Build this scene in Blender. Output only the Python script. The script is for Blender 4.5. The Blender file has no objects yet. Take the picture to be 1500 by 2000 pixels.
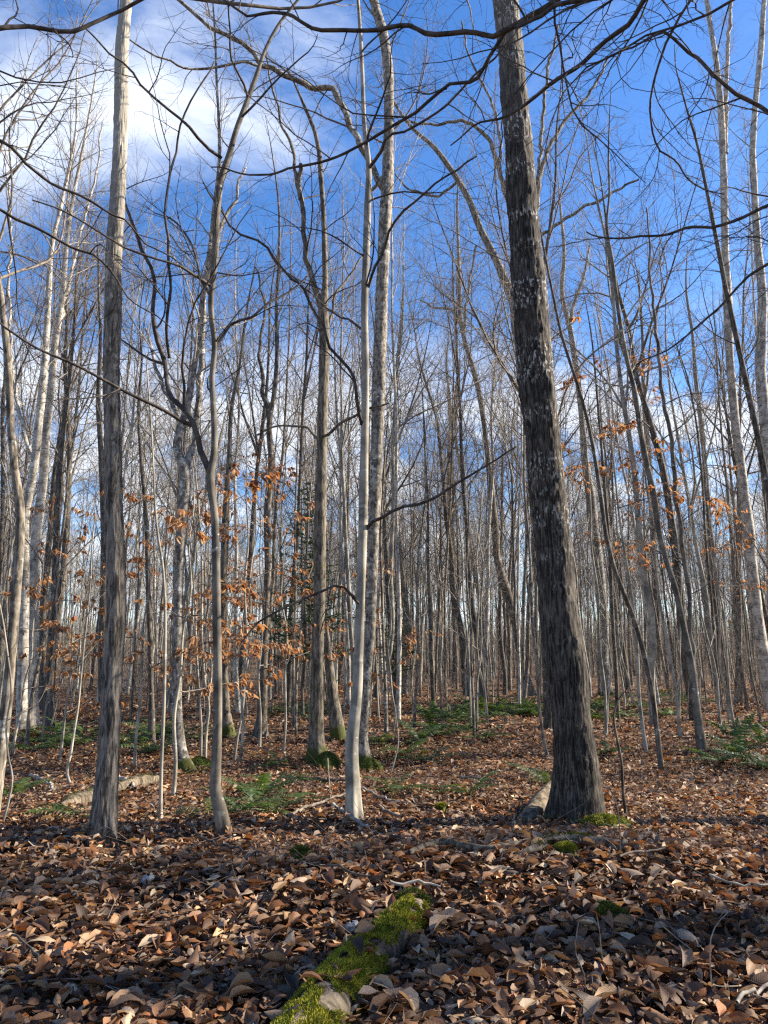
import bpy, math
import numpy as np
from mathutils import Matrix, Vector

# ------------------------------------------------------------------ camera, sky, sun, exposure
SC = bpy.context.scene
F = 1502.0                      # focal length in photo pixels (photo is 1500 x 2000)
PITCH = math.radians(11.0)
CAM = np.array([0.0, 0.0, 1.30])
cam_data = bpy.data.cameras.new("camera")
cam = bpy.data.objects.new("camera", cam_data)
SC.collection.objects.link(cam)
cam_data.sensor_fit = 'VERTICAL'
cam_data.sensor_height = 36.0
cam_data.sensor_width = 27.0
cam_data.lens = 36.0 * F / 2000.0
cam_data.clip_end = 1000.0
cam_data.clip_start = 0.05
cam.location = CAM
cam.rotation_euler = (math.radians(90) + PITCH, 0, 0)
SC.camera = cam

SUN_EL = math.radians(31.0)
SUN_AZ = math.radians(78.0)     # clockwise from +Y (view direction) towards +X (right)
sun_dir = np.array([math.sin(SUN_AZ) * math.cos(SUN_EL), math.cos(SUN_AZ) * math.cos(SUN_EL), math.sin(SUN_EL)])
sl = bpy.data.lights.new("sun", 'SUN')
sl.energy = 5.0
sl.angle = math.radians(0.5)
sl.color = (1.0, 0.90, 0.755)
sun = bpy.data.objects.new("sun", sl)
SC.collection.objects.link(sun)
sun.rotation_euler = Vector(sun_dir).to_track_quat('Z', 'Y').to_euler()

SC.view_settings.view_transform = 'Standard'
SC.view_settings.look = 'None'
SC.view_settings.exposure = 1.60
SC.view_settings.gamma = 1.0
SC.view_settings.use_curve_mapping = False
SC.render.engine = 'CYCLES'
SC.cycles.max_bounces = 4
SC.cycles.diffuse_bounces = 3
SC.cycles.glossy_bounces = 1
SC.cycles.transmission_bounces = 2
SC.cycles.use_denoising = False
SC.cycles.filter_width = 1.3

RIGHT = np.array([1.0, 0, 0])
FWD = np.array([0, math.cos(PITCH), math.sin(PITCH)])
UP = np.array([0, -math.sin(PITCH), math.cos(PITCH)])


def pdir(x, y):
    return (x - 750.0) / F * RIGHT + (1000.0 - y) / F * UP + FWD


def at(x, y, Y):                # photo pixel at world depth Y -> point and pixel size in metres there
    d = pdir(x, y)
    t = Y / d[1]
    return CAM + t * d, t / F


def proj(p):
    q = np.asarray(p, float) - CAM
    z = q @ FWD
    return 750 + F * (q @ RIGHT) / z, 1000 - F * (q @ UP) / z, z


world = bpy.data.worlds.new("World")
SC.world = world
world.use_nodes = True


class NB:                       # small node-building helper
    def __init__(s, tree):
        s.t = tree
        s.t.nodes.clear()

    def n(s, typ, **kw):
        nd = s.t.nodes.new(typ)
        for k, v in kw.items():
            if k.startswith('i_'):
                nd.inputs[k[2:].replace('_', ' ')].default_value = v
            elif k.startswith('n_'):
                nd.inputs[int(k[2:])].default_value = v
            else:
                setattr(nd, k, v)
        return nd

    def l(s, a, b):
        s.t.links.new(a, b)

    def math(s, op, a, b=None, c=None, clamp=False):
        nd = s.t.nodes.new('ShaderNodeMath')
        nd.operation = op
        nd.use_clamp = clamp
        for i, v in enumerate((a, b, c)):
            if v is None:
                continue
            if isinstance(v, (int, float)):
                nd.inputs[i].default_value = v
            else:
                s.l(v, nd.inputs[i])
        return nd.outputs[0]

    def mix(s, fac, a, b, blend='MIX'):
        nd = s.t.nodes.new('ShaderNodeMix')
        nd.data_type = 'RGBA'
        nd.blend_type = blend
        for sock, v in ((nd.inputs[0], fac), (nd.inputs[6], a), (nd.inputs[7], b)):
            if isinstance(v, (int, float)):
                sock.default_value = v
            elif isinstance(v, (tuple, list)):
                sock.default_value = (v[0], v[1], v[2], 1)
            else:
                s.l(v, sock)
        return nd.outputs[2]

    def smooth(s, v, lo, hi):
        nd = s.t.nodes.new('ShaderNodeMapRange')
        nd.interpolation_type = 'SMOOTHSTEP'
        s.l(v, nd.inputs[0])
        nd.inputs[1].default_value = lo
        nd.inputs[2].default_value = hi
        return nd.outputs[0]

    def noise(s, vec, scale, detail=3.0, rough=0.55, dist=0.0):
        nd = s.t.nodes.new('ShaderNodeTexNoise')
        nd.inputs['Scale'].default_value = scale
        nd.inputs['Detail'].default_value = detail
        nd.inputs['Roughness'].default_value = rough
        nd.inputs['Distortion'].default_value = dist
        s.l(vec, nd.inputs['Vector'])
        return nd.outputs['Fac']

    def mapping(s, vec, scale=(1, 1, 1), loc=(0, 0, 0), rot=(0, 0, 0)):
        nd = s.t.nodes.new('ShaderNodeMapping')
        nd.inputs['Scale'].default_value = scale
        nd.inputs['Location'].default_value = loc
        nd.inputs['Rotation'].default_value = rot
        s.l(vec, nd.inputs['Vector'])
        return nd.outputs[0]


def build_world():
    b = NB(world.node_tree)
    sky = b.n('ShaderNodeTexSky')
    sky.sky_type = 'NISHITA'
    sky.sun_disc = False
    sky.sun_elevation = SUN_EL
    sky.sun_rotation = SUN_AZ
    sky.altitude = 300.0
    sky.air_density = 1.0
    sky.dust_density = 0.5
    sky.ozone_density = 3.0
    tc = b.n('ShaderNodeTexCoord')
    sep = b.n('ShaderNodeSeparateXYZ')
    b.l(tc.outputs['Generated'], sep.inputs[0])
    hs = b.n('ShaderNodeHueSaturation')
    hs.inputs['Hue'].default_value = 0.507
    hs.inputs['Saturation'].default_value = 1.25
    hs.inputs['Value'].default_value = 1.62
    b.l(sky.outputs[0], hs.inputs['Color'])
    z = b.math('ADD', b.math('MAXIMUM', sep.outputs[2], 0.0), 0.16)
    comb = b.n('ShaderNodeCombineXYZ')
    b.l(b.math('DIVIDE', sep.outputs[0], z), comb.inputs[0])
    b.l(b.math('DIVIDE', sep.outputs[1], z), comb.inputs[1])
    comb.inputs[2].default_value = 3.3
    n1 = b.noise(comb.outputs[0], 1.5, 10, 0.60, 0.5)
    n2 = b.noise(b.mapping(comb.outputs[0], (1, 1, 1), (5.2, 1.3, 7)), 2.6, 7, 0.58, 0.2)
    # high cloud seen in the upper left, and a bank of broken cloud low all round

    def lobe(px, py, inner, outer):
        d = pdir(px, py)
        d = d / np.linalg.norm(d)
        dp = b.n('ShaderNodeVectorMath', operation='DOT_PRODUCT')
        b.l(tc.outputs['Generated'], dp.inputs[0])
        dp.inputs[1].default_value = tuple(d)
        return b.smooth(dp.outputs['Value'], math.cos(math.radians(outer)), math.cos(math.radians(inner)))
    hi = b.math('MAXIMUM', lobe(430, 70, 3, 15), b.math('MULTIPLY', lobe(120, 200, 3, 18), 0.8))
    hi_c = b.smooth(b.math('ADD', b.math('MULTIPLY', hi, 0.36), b.math('MULTIPLY', n1, 1.2)), 0.88, 1.22)
    low = b.math('MULTIPLY', b.smooth(sep.outputs[2], 0.44, 0.30), b.smooth(sep.outputs[2], -0.05, 0.05))
    lo_c = b.math('MULTIPLY', low, b.smooth(n2, 0.39, 0.58))
    gen = b.math('MULTIPLY', b.smooth(n1, 0.60, 0.82), 0.5)
    cl = b.math('MAXIMUM', b.math('MAXIMUM', hi_c, lo_c), gen, clamp=True)
    cl = b.math('MULTIPLY', cl, 0.86)
    col = b.mix(cl, hs.outputs[0], (8.2, 8.6, 9.2))
    bg = b.n('ShaderNodeBackground')
    bg.inputs['Strength'].default_value = 0.055
    b.l(col, bg.inputs['Color'])
    out = b.n('ShaderNodeOutputWorld')
    b.l(bg.outputs[0], out.inputs[0])


build_world()

# ------------------------------------------------------------------ helpers
COL = SC.collection
TRI = [0]


def rng_(seed):
    return np.random.default_rng(seed)


def nrm(v):
    return v / np.maximum(np.linalg.norm(v, axis=-1, keepdims=True), 1e-9)


def _hash(i, j, k, seed):
    h = (i.astype(np.uint32) * np.uint32(374761393) + j.astype(np.uint32) * np.uint32(668265263)
         + k.astype(np.uint32) * np.uint32(2147483647) + np.array([seed * 974711 % 4294967291]).astype(np.uint32))
    h = (h ^ (h >> np.uint32(13))) * np.uint32(1274126177)
    h = h ^ (h >> np.uint32(16))
    return (h & np.uint32(0xffffff)).astype(np.float64) / float(0xffffff)


def vnoise(x, y, z=0.0, seed=0):
    x, y, z = np.broadcast_arrays(np.asarray(x, float), np.asarray(y, float), np.asarray(z, float))
    if x.ndim == 0:
        return float(vnoise(x[None], y[None], z[None], seed)[0])
    xi, yi, zi = np.floor(x).astype(np.int64), np.floor(y).astype(np.int64), np.floor(z).astype(np.int64)
    fx, fy, fz = x - xi, y - yi, z - zi
    fx, fy, fz = [f * f * (3 - 2 * f) for f in (fx, fy, fz)]
    r = 0
    for a in (0, 1):
        for b in (0, 1):
            for c in (0, 1):
                w = (fx if a else 1 - fx) * (fy if b else 1 - fy) * (fz if c else 1 - fz)
                r = r + w * _hash(xi + a, yi + b, zi + c, seed)
    return r


def _g(x, y):
    x = np.asarray(x, float)
    y = np.asarray(y, float)
    z = 0.20 * (vnoise(x * .22, y * .22, 0, 1) - .5) + 0.10 * (vnoise(x * .8, y * .8, 0, 2) - .5) \
        + 0.045 * (vnoise(x * 2.6, y * 2.6, 0, 3) - .5)
    z = z + 0.16 * np.exp(-(((x - 0.9) / 1.6) ** 2 + ((y - 4.3) / 0.7) ** 2))          # low crest by the fallen branch
    z = z + 0.32 * np.exp(-(((x - 4.0) / 3.5) ** 2 + ((y - 19.0) / 2.0) ** 2))        # fern bank
    z = z + 0.010 * np.clip(y - 18, 0, 60) * (0.5 + 0.5 * np.tanh((x + 2) / 14))
    z = z + (.05 * np.clip(y - 55, 0, 95) + 3.2 * (vnoise(x * .045, y * .045, 0, 4) - .35)) * np.clip((y - 55) / 40, 0, 1)
    return z


G0 = float(_g(0, 0))


def ground(x, y):
    return _g(x, y) - G0


def gp(x, y):                   # where the ray through a photo pixel meets the ground
    d = pdir(x, y)
    t = np.geomspace(.5, 120, 260)
    lo, hi = t[0], t[-1]
    for _ in range(3):
        p = CAM + d * t[:, None]
        k = np.argmax(p[:, 2] < ground(p[:, 0], p[:, 1]))
        lo, hi = t[max(k - 1, 0)], t[k]
        t = np.linspace(lo, hi, 24)
    return CAM + d * hi


class Acc:                      # collects vertices and faces of ONE mesh
    def __init__(s):
        s.v, s.f, s.mi, s.n = [], {3: [], 4: []}, {3: [], 4: []}, 0

    def add(s, v, f, mi=0):
        v = np.asarray(v, float).reshape(-1, 3)
        f = np.asarray(f, np.int64)
        k = f.shape[1]
        s.f[k].append(f + s.n)
        s.mi[k].append(np.full(len(f), mi, np.int32))
        s.v.append(v)
        s.n += len(v)

    def mesh(s, name, mats, smooth=True, attrs=None):
        me = bpy.data.meshes.new(name)
        if not s.v:
            return me
        v = np.concatenate(s.v)
        q = np.concatenate(s.f[4]) if s.f[4] else np.zeros((0, 4), np.int64)
        t = np.concatenate(s.f[3]) if s.f[3] else np.zeros((0, 3), np.int64)
        mi = np.concatenate(s.mi[4] + s.mi[3])
        me.vertices.add(len(v))
        me.vertices.foreach_set('co', v.astype(np.float32).ravel())
        nl = q.size + t.size
        me.loops.add(nl)
        me.loops.foreach_set('vertex_index', np.concatenate([q.ravel(), t.ravel()]).astype(np.int32))
        me.polygons.add(len(q) + len(t))
        ls = np.concatenate([np.arange(len(q)) * 4, q.size + np.arange(len(t)) * 3]).astype(np.int32)
        me.polygons.foreach_set('loop_start', ls)
        me.polygons.foreach_set('material_index', mi)
        me.polygons.foreach_set('use_smooth', np.full(len(ls), smooth))
        for m in mats:
            me.materials.append(m)
        for nm, (typ, arr) in (attrs or {}).items():
            a = me.attributes.new(nm, typ, 'POINT')
            a.data.foreach_set('color' if typ == 'FLOAT_COLOR' else 'vector', np.asarray(arr, np.float32).ravel())
        me.update(calc_edges=True)
        TRI[0] += len(q) * 2 + len(t)
        return me


def link(name, data, parent=None, loc=None):
    o = bpy.data.objects.new(name, data)
    COL.objects.link(o)
    if parent is not None:
        o.parent = parent
    if loc is not None:
        o.location = loc
    return o


def tag(o, label=None, cat=None, group=None, kind=None):
    for k, v in (('label', label), ('category', cat), ('group', group), ('kind', kind)):
        if v:
            o[k] = v
    return o


def thing(name, label, cat, loc, group=None):
    return tag(link(name, None, None, loc), label, cat, group)


def frames(P):
    T = np.empty_like(P)
    T[:, 1:-1] = P[:, 2:] - P[:, :-2]
    T[:, 0] = P[:, 1] - P[:, 0]
    T[:, -1] = P[:, -1] - P[:, -2]
    T = nrm(T)
    mean = nrm(P[:, -1] - P[:, 0])
    ref = np.zeros_like(mean)
    ref[np.arange(len(ref)), np.argmin(np.abs(mean), axis=1)] = 1
    A = nrm(ref[:, None] - (ref[:, None] * T).sum(-1, keepdims=True) * T)
    B = np.cross(T, A)
    return T, A, B


def tubes(acc, P, R, sides, mi=0, lump=0.0, seed=0):
    if len(P) == 0:
        return
    N, n, _ = P.shape
    T, A, B = frames(P)
    th = np.arange(sides) * 2 * math.pi / sides
    rr = R[:, :, None] * np.ones(sides)
    if lump:
        rr = rr * (1 + lump * rng_(seed).normal(0, 1, rr.shape))
    V = P[:, :, None] + rr[..., None] * (np.cos(th)[:, None] * A[:, :, None] + np.sin(th)[:, None] * B[:, :, None])
    base = (np.arange(N) * n * sides)[:, None, None]
    i = np.arange(n - 1)[None, :, None]
    k = np.arange(sides)[None, None, :]
    k2 = (k + 1) % sides
    q = np.stack(np.broadcast_arrays(base + i * sides + k, base + i * sides + k2,
                                     base + (i + 1) * sides + k2, base + (i + 1) * sides + k), -1)
    acc.add(V.reshape(-1, 3), q.reshape(-1, 4), mi)


def resample(P, R, n):          # smooth (Hermite) resampling of one polyline
    P = np.asarray(P, float)
    R = np.asarray(R, float)
    s = np.concatenate([[0], np.cumsum(np.linalg.norm(np.diff(P, axis=0), axis=1))])
    u = np.linspace(0, s[-1], n)
    M = np.gradient(P, s, axis=0) if len(P) > 2 else np.repeat((P[1:] - P[:1]) / s[-1], 2, 0)
    i = np.clip(np.searchsorted(s, u, side='right') - 1, 0, len(s) - 2)
    h = (s[i + 1] - s[i])
    t = ((u - s[i]) / h)[:, None]
    h = h[:, None]
    Q = (2 * t**3 - 3 * t**2 + 1) * P[i] + (t**3 - 2 * t**2 + t) * h * M[i] + (-2 * t**3 + 3 * t**2) * P[i + 1] + (t**3 - t**2) * h * M[i + 1]
    return Q, np.interp(u, s, R), s[-1]


def trunk_tube(acc, P, R, sides, ds, flare=0.5, flare_h=0.25, lobes=3, disp=0.0, dscale=9.0, seed=0, mi=0, lumps=0.05, stretch=.13, sunk=.16):
    L = np.linalg.norm(np.diff(P, axis=0), axis=1).sum()
    n = max(6, int(L / ds))
    Q, r, L = resample(P, R, n)
    T, A, B = frames(Q[None])
    A, B = A[0], B[0]
    th = np.arange(sides) * 2 * math.pi / sides
    h = np.clip(Q[:, 2] - Q[0, 2] - sunk, 0, None)
    rg = rng_(seed)
    ph = rg.uniform(0, 6.28, 3)
    lob = 0.62 + 0.38 * np.cos(lobes * th + ph[0]) + 0.25 * np.cos((lobes + 2) * th + ph[1])
    rr = r[:, None] * (1 + flare * np.exp(-h / flare_h)[:, None] * np.clip(lob, 0.1, None)[None])
    cx, sx = np.cos(th), np.sin(th)
    s = np.linspace(0, L, n)
    rr = rr * (1 + lumps * 2 * (vnoise(cx[None] * 1.3 + seed, sx[None] * 1.3, s[:, None] * 2.2, seed) - .5))
    if disp:
        fx, fy = cx[None] * r[:, None] * dscale * 4 + 50, sx[None] * r[:, None] * dscale * 4 + 50
        wob = 1.2 * (vnoise(fx * .3, fy * .3, s[:, None] * 3, seed + 5) - .5)
        a = np.abs(2 * vnoise(fx + wob, fy + wob, s[:, None] * dscale * 4 * stretch, seed + 1) - 1)
        b = np.abs(2 * vnoise(fx * 2.1, fy * 2.1, s[:, None] * dscale * 8 * stretch, seed + 2) - 1)
        rr = rr + disp * (a + .5 * b - .7)
    V = Q[:, None] + rr[..., None] * (cx[:, None] * A[:, None] + sx[:, None] * B[:, None])
    i = np.arange(n - 1)[:, None]
    k = np.arange(sides)[None]
    k2 = (k + 1) % sides
    q = np.stack(np.broadcast_arrays(i * sides + k, i * sides + k2, (i + 1) * sides + k2, (i + 1) * sides + k), -1)
    acc.add(V.reshape(-1, 3), q.reshape(-1, 4), mi)
    tip = np.concatenate([V[-1], Q[-1:] + (Q[-1:] - Q[-2:-1]) * .3])
    acc.add(tip, [[a, (a + 1) % sides, sides] for a in range(sides)], mi)


def grow(p0, d0, L, r0, n, wig, trop, rg, rend=0.3, keep=0.55):
    N = len(p0)
    P = np.empty((N, n, 3))
    P[:, 0] = p0
    d = nrm(d0)
    c = np.zeros((N, 3))
    seg = (L / (n - 1))[:, None]
    for i in range(1, n):
        c = keep * c + rg.normal(0, wig, (N, 3))
        d = d + c
        d[:, 2] += trop
        d = nrm(d)
        P[:, i] = P[:, i - 1] + d * seg
    t = np.linspace(0, 1, n)
    return P, r0[:, None] * (1 - (1 - rend) * t)[None]


def spawn(P, R, cnt, t0, t1, ang, sd, rg, flat=0.0):
    N, n, _ = P.shape
    idx = np.repeat(np.arange(N), cnt)
    first = np.concatenate([[0], np.cumsum(cnt)])[:N].astype(int)
    order = np.arange(len(idx)) - np.repeat(first, cnt)
    t0a = np.broadcast_to(t0, (N,))[idx]
    u = t0a + (t1 - t0a) * (order + rg.uniform(0.05, 0.95, len(idx))) / np.maximum(cnt[idx], 1)
    x = u * (n - 1)
    i = np.clip(x.astype(int), 0, n - 2)
    f = (x - i)[:, None]
    p = P[idx, i] * (1 - f) + P[idx, i + 1] * f
    T = nrm(P[idx, i + 1] - P[idx, i])
    r = R[idx, i] * (1 - f[:, 0]) + R[idx, i + 1] * f[:, 0]
    az = order * 2.4 + rg.normal(0, .5, len(idx)) + idx * 1.7
    ref = np.where(np.abs(T[:, 2:3]) > .8, [[1.0, 0, 0]], [[0, 0, 1.0]])
    S = nrm(np.cross(T, ref))
    W = np.cross(S, T)
    side = np.where(order % 2 == 0, 1.0, -1.0)[:, None]
    rad = np.cos(az)[:, None] * S + np.sin(az)[:, None] * W
    fl = side * S + rg.normal(0, .3, (len(idx), 1)) * W
    perp = nrm(flat * fl + (1 - flat) * rad)
    a = np.clip(rg.normal(ang, sd, len(idx)), .15, 1.75)[:, None]
    return p, np.cos(a) * T + np.sin(a) * perp, r, idx, u


def kink(q, seed, amp=.02):
    """small knees and bends along a limb, growing from its root"""
    s = np.concatenate([[0], np.cumsum(np.linalg.norm(np.diff(q, axis=0), axis=1))])
    o = np.stack([np.interp(s, np.arange(0, s[-1] + .5, .17), rng_(seed * 3 + k).normal(0, amp, len(np.arange(0, s[-1] + .5, .17)))) for k in range(3)], -1)
    return q + o * np.clip(s / .3, 0, 1)[:, None]


def crown(stems, prm, rg, acc, twig_mi=1, want=False):
    """stems: list of (P, R, t0): limbs and twigs grown from t0 upwards on each."""
    n0 = 40
    Q, RR, LL, T0 = [], [], [], []
    for P, R, t0 in stems:
        q, r, L = resample(P, R, n0)
        Q.append(q)
        RR.append(r)
        LL.append(L)
        T0.append(t0)
    Q, RR, LL, T0 = np.array(Q), np.array(RR), np.array(LL), np.array(T0)
    g = prm.get
    cnt = np.maximum(1, (g('d1', 3.0) * LL * (1 - T0)).astype(int))
    p, d, r, idx, u = spawn(Q, RR, cnt, T0, 0.99, g('a1', .95), .2, rg)
    L1 = g('l1', 2.0) * (1 - g('tp', .7) * (u - T0[idx]) / (1 - T0[idx])) * rg.uniform(.45, 1.25, len(u)) * np.minimum(1, LL[idx] / 4)**.5
    r1 = np.clip(np.minimum(r * .6, g('rk', .0075) * L1 + .0012), g('rmin', .002) * 1.3, None)
    B1, R1 = grow(p, d, L1, r1, 11, g('w1', .085), g('t1', .03), rg, .25, .35)
    big = g('s1', 5)
    tubes(acc, B1, R1, big, twig_mi)
    c2 = rg.poisson(g('d2', 4.5) * L1)
    p, d, r, idx2, u2 = spawn(B1, R1, c2, .12, .98, g('a2', .8), .18, rg, g('flat', .6))
    L2 = L1[idx2] * g('l2', .42) * (1 - .62 * u2) * rg.uniform(.4, 1.3, len(u2)) + .08
    r2 = np.clip(np.minimum(r * .7, .006 * L2 + .001), g('rmin', .002), None)
    B2, R2 = grow(p, d, L2, r2, 7, g('w2', .11), g('t2', .02), rg, .3, .2)
    tubes(acc, B2, R2, 3 if big < 5 else 4, twig_mi)
    c3 = rg.poisson(g('d3', 5.0) * L2)
    p, d, r, idx3, u3 = spawn(B2, R2, c3, .1, 1.0, g('a3', .75), .2, rg, g('flat', .6))
    L3 = g('l3', .32) * rg.uniform(.35, 1.3, len(u3)) * np.minimum(1, .35 + L2[idx3])
    r3 = np.clip(np.minimum(r * .8, .0025), g('rmin', .002) * .6, None)
    B3, R3 = grow(p, d, L3, r3, 4, g('w3', .14), g('t3', .015), rg)
    tubes(acc, B3, R3, 3, twig_mi)
    if want:
        return B1, B2, B3


# ------------------------------------------------------------------ materials
def principled(b, rough=.85, spec=.2):
    p = b.n('ShaderNodeBsdfPrincipled')
    p.inputs['Roughness'].default_value = rough
    p.inputs['Specular IOR Level'].default_value = spec
    return p


def out(b, sh):
    o = b.n('ShaderNodeOutputMaterial')
    b.l(sh, o.inputs[0])


def new_mat(name):
    m = bpy.data.materials.new(name)
    m.use_nodes = True
    return m, NB(m.node_tree)


def bark(name, dark, light, fscale=26, stretch=.14, band=.5, patch=None, patch_at=.62, patch_scale=(9, 9, 16), moss=0.0,
         bump=.5, lent=None, contrast=(.35, .65), lich=None, patch_z=None, up=None):
    m, b = new_mat(name)
    tc = b.n('ShaderNodeTexCoord')
    oi = b.n('ShaderNodeObjectInfo')
    add = b.n('ShaderNodeVectorMath', operation='ADD')
    sc = b.n('ShaderNodeVectorMath', operation='SCALE')
    cmb = b.n('ShaderNodeCombineXYZ')
    for i in range(3):
        b.l(oi.outputs['Random'], cmb.inputs[i])
    b.l(cmb.outputs[0], sc.inputs[0])
    sc.inputs['Scale'].default_value = 37.0
    b.l(tc.outputs['Object'], add.inputs[0])
    b.l(sc.outputs[0], add.inputs[1])
    v = add.outputs[0]
    st = b.noise(b.mapping(v, (1, 1, stretch)), fscale, 5, .62, .6)
    f = b.smooth(st, *contrast)
    col = b.mix(f, dark, light)
    bn = b.noise(b.mapping(v, (.8, .8, 3.0)), 2.1, 4, .6)
    dk = b.mix(1.0, col, tuple(.42 for _ in range(3)), 'MULTIPLY')
    col = b.mix(b.math('MULTIPLY', b.smooth(bn, .47, .66), band), col, dk)
    big = b.noise(v, 1.1, 3, .5)
    col = b.mix(b.smooth(big, .3, .75), col, b.mix(1.0, col, (1.25, 1.2, 1.12), 'MULTIPLY'))
    if up:
        su = b.n('ShaderNodeSeparateXYZ')
        b.l(tc.outputs['Object'], su.inputs[0])
        un = b.noise(b.mapping(v, (1, 1, 1.5)), 1.6, 3)
        uz = b.math('ADD', su.outputs[2], b.math('MULTIPLY', b.math('SUBTRACT', un, .5), 2.5))
        col = b.mix(b.smooth(uz, up[0], up[1]), col, b.mix(.75, col, up[2]))
    kn = b.noise(b.mapping(v, (5, 5, 11)), 1.0, 2, .5)
    col = b.mix(b.math('MULTIPLY', b.smooth(kn, .66, .73), .6), col, dk)
    if lent:
        ln = b.noise(b.mapping(v, (5, 5, 46)), 1.0, 4, .65)
        col = b.mix(b.math('MULTIPLY', b.smooth(ln, .57, .66), lent[3]), col, lent[:3])
    if patch:
        pn = b.noise(b.mapping(v, patch_scale), 1.0, 3, .6)
        pz = b.noise(b.mapping(v, (.4, .4, 3.2)), 1.0, 2, .5)
        pm = b.math('MULTIPLY', b.smooth(pn, patch_at, patch_at + .06), b.smooth(pz, .45, .6))
        if patch_z:
            sz = b.n('ShaderNodeSeparateXYZ')
            b.l(tc.outputs['Object'], sz.inputs[0])
            pm = b.math('MULTIPLY', pm, b.smooth(sz.outputs[2], *patch_z))
        col = b.mix(b.math('MULTIPLY', pm, .85), col, patch)
    if lich:
        pn = b.noise(v, 7.0, 4, .6)
        col = b.mix(b.math('MULTIPLY', b.smooth(pn, .55, .68), .6), col, lich)
    if moss:
        sep = b.n('ShaderNodeSeparateXYZ')
        b.l(tc.outputs['Object'], sep.inputs[0])
        mn = b.noise(tc.outputs['Object'], 9, 4, .6)
        zz = b.math('ADD', b.math('DIVIDE', sep.outputs[2], moss), b.math('MULTIPLY', b.math('SUBTRACT', mn, .5), 2.2))
        col = b.mix(b.smooth(zz, 1.0, .45), col, (.055, .062, .014))
    p = principled(b, .88, .18)
    b.l(col, p.inputs['Base Color'])
    bp = b.n('ShaderNodeBump')
    bp.inputs['Strength'].default_value = bump
    bp.inputs['Distance'].default_value = .012
    b.l(st, bp.inputs['Height'])
    b.l(bp.outputs[0], p.inputs['Normal'])
    out(b, p.outputs[0])
    return m


def plain(name, a, c, scale=18, rough=.85):
    m, b = new_mat(name)
    tc = b.n('ShaderNodeTexCoord')
    n = b.noise(tc.outputs['Object'], scale, 3)
    col = b.mix(b.smooth(n, .35, .65), a, c)
    p = principled(b, rough)
    b.l(col, p.inputs['Base Color'])
    out(b, p.outputs[0])
    return m


M = {}
M['aspen_big'] = bark('bark_furrowed', (.011, .0095, .0085), (.125, .11, .094), 58, .11, .66, (.46, .44, .40), .55, (44, 44, 20), .10, .9, contrast=(.37, .72), patch_z=(.5, 3.5), up=(5.2, 8.5, (.24, .22, .19)))
M['aspen'] = bark('bark_grey_furrowed', (.035, .031, .027), (.225, .20, .17), 46, .15, .6, (.50, .47, .41), .56, (34, 34, 17), 0, .8, patch_z=(1.5, 4.5), up=(3.2, 5.2, (.36, .335, .285)))
M['beech'] = bark('bark_smooth_grey', (.14, .132, .112), (.34, .315, .265), 7, .5, .42, (.5, .48, .42), .62, (9, 9, 20), 0, .15)
M['beech_dark'] = bark('bark_smooth_dark', (.065, .058, .049), (.185, .168, .14), 8, .5, .5, (.42, .41, .36), .61, (9, 9, 20), 0, .2)
M['pale'] = bark('bark_pale_flaky', (.065, .058, .05), (.30, .275, .235), 26, .5, .6, (.52, .50, .45), .56, (10, 10, 14), .22, .6, (.05, .045, .04, .6))
M['birch'] = bark('bark_birch', (.19, .17, .145), (.50, .465, .40), 12, .5, .45, (.62, .59, .52), .56, (9, 9, 12), 0, .3, (.045, .038, .032, .9))
M['mossy'] = bark('bark_mossy', (.050, .042, .034), (.20, .175, .14), 28, .25, .45, None, .6, (9, 9, 9), .24, .8, None, (.35, .65), (.10, .10, .035))
M['maple'] = bark('bark_dark_brown', (.036, .031, .026), (.15, .13, .107), 28, .25, .45, (.34, .33, .29), .60, (9, 9, 14), 0, .6)
M['grey'] = bark('bark_mid_grey', (.055, .047, .038), (.245, .215, .175), 22, .3, .5, (.42, .40, .35), .58, (9, 9, 14), 0, .4)
M['log'] = bark('bark_rotting', (.04, .032, .024), (.19, .155, .11), 22, .35, .4, None, .6, (9, 9, 9), 0, .8)
M['twig_dark'] = plain('twig_dark', (.040, .033, .029), (.095, .08, .068))  # dark young wood; on limbs the colour also includes their shade
M['twig_brown'] = plain('twig_brown', (.10, .081, .064), (.225, .19, .153))
M['twig_pale'] = plain('twig_pale', (.19, .165, .135), (.36, .325, .275))
M['moss'] = plain('moss_green', (.12, .135, .012), (.33, .31, .032), 26, .9)
M['moss_dark'] = plain('moss_dark', (.035, .055, .010), (.09, .105, .018), 30, .9)
M['stone'] = plain('stone', (.13, .125, .12), (.34, .335, .33), 22)


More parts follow.
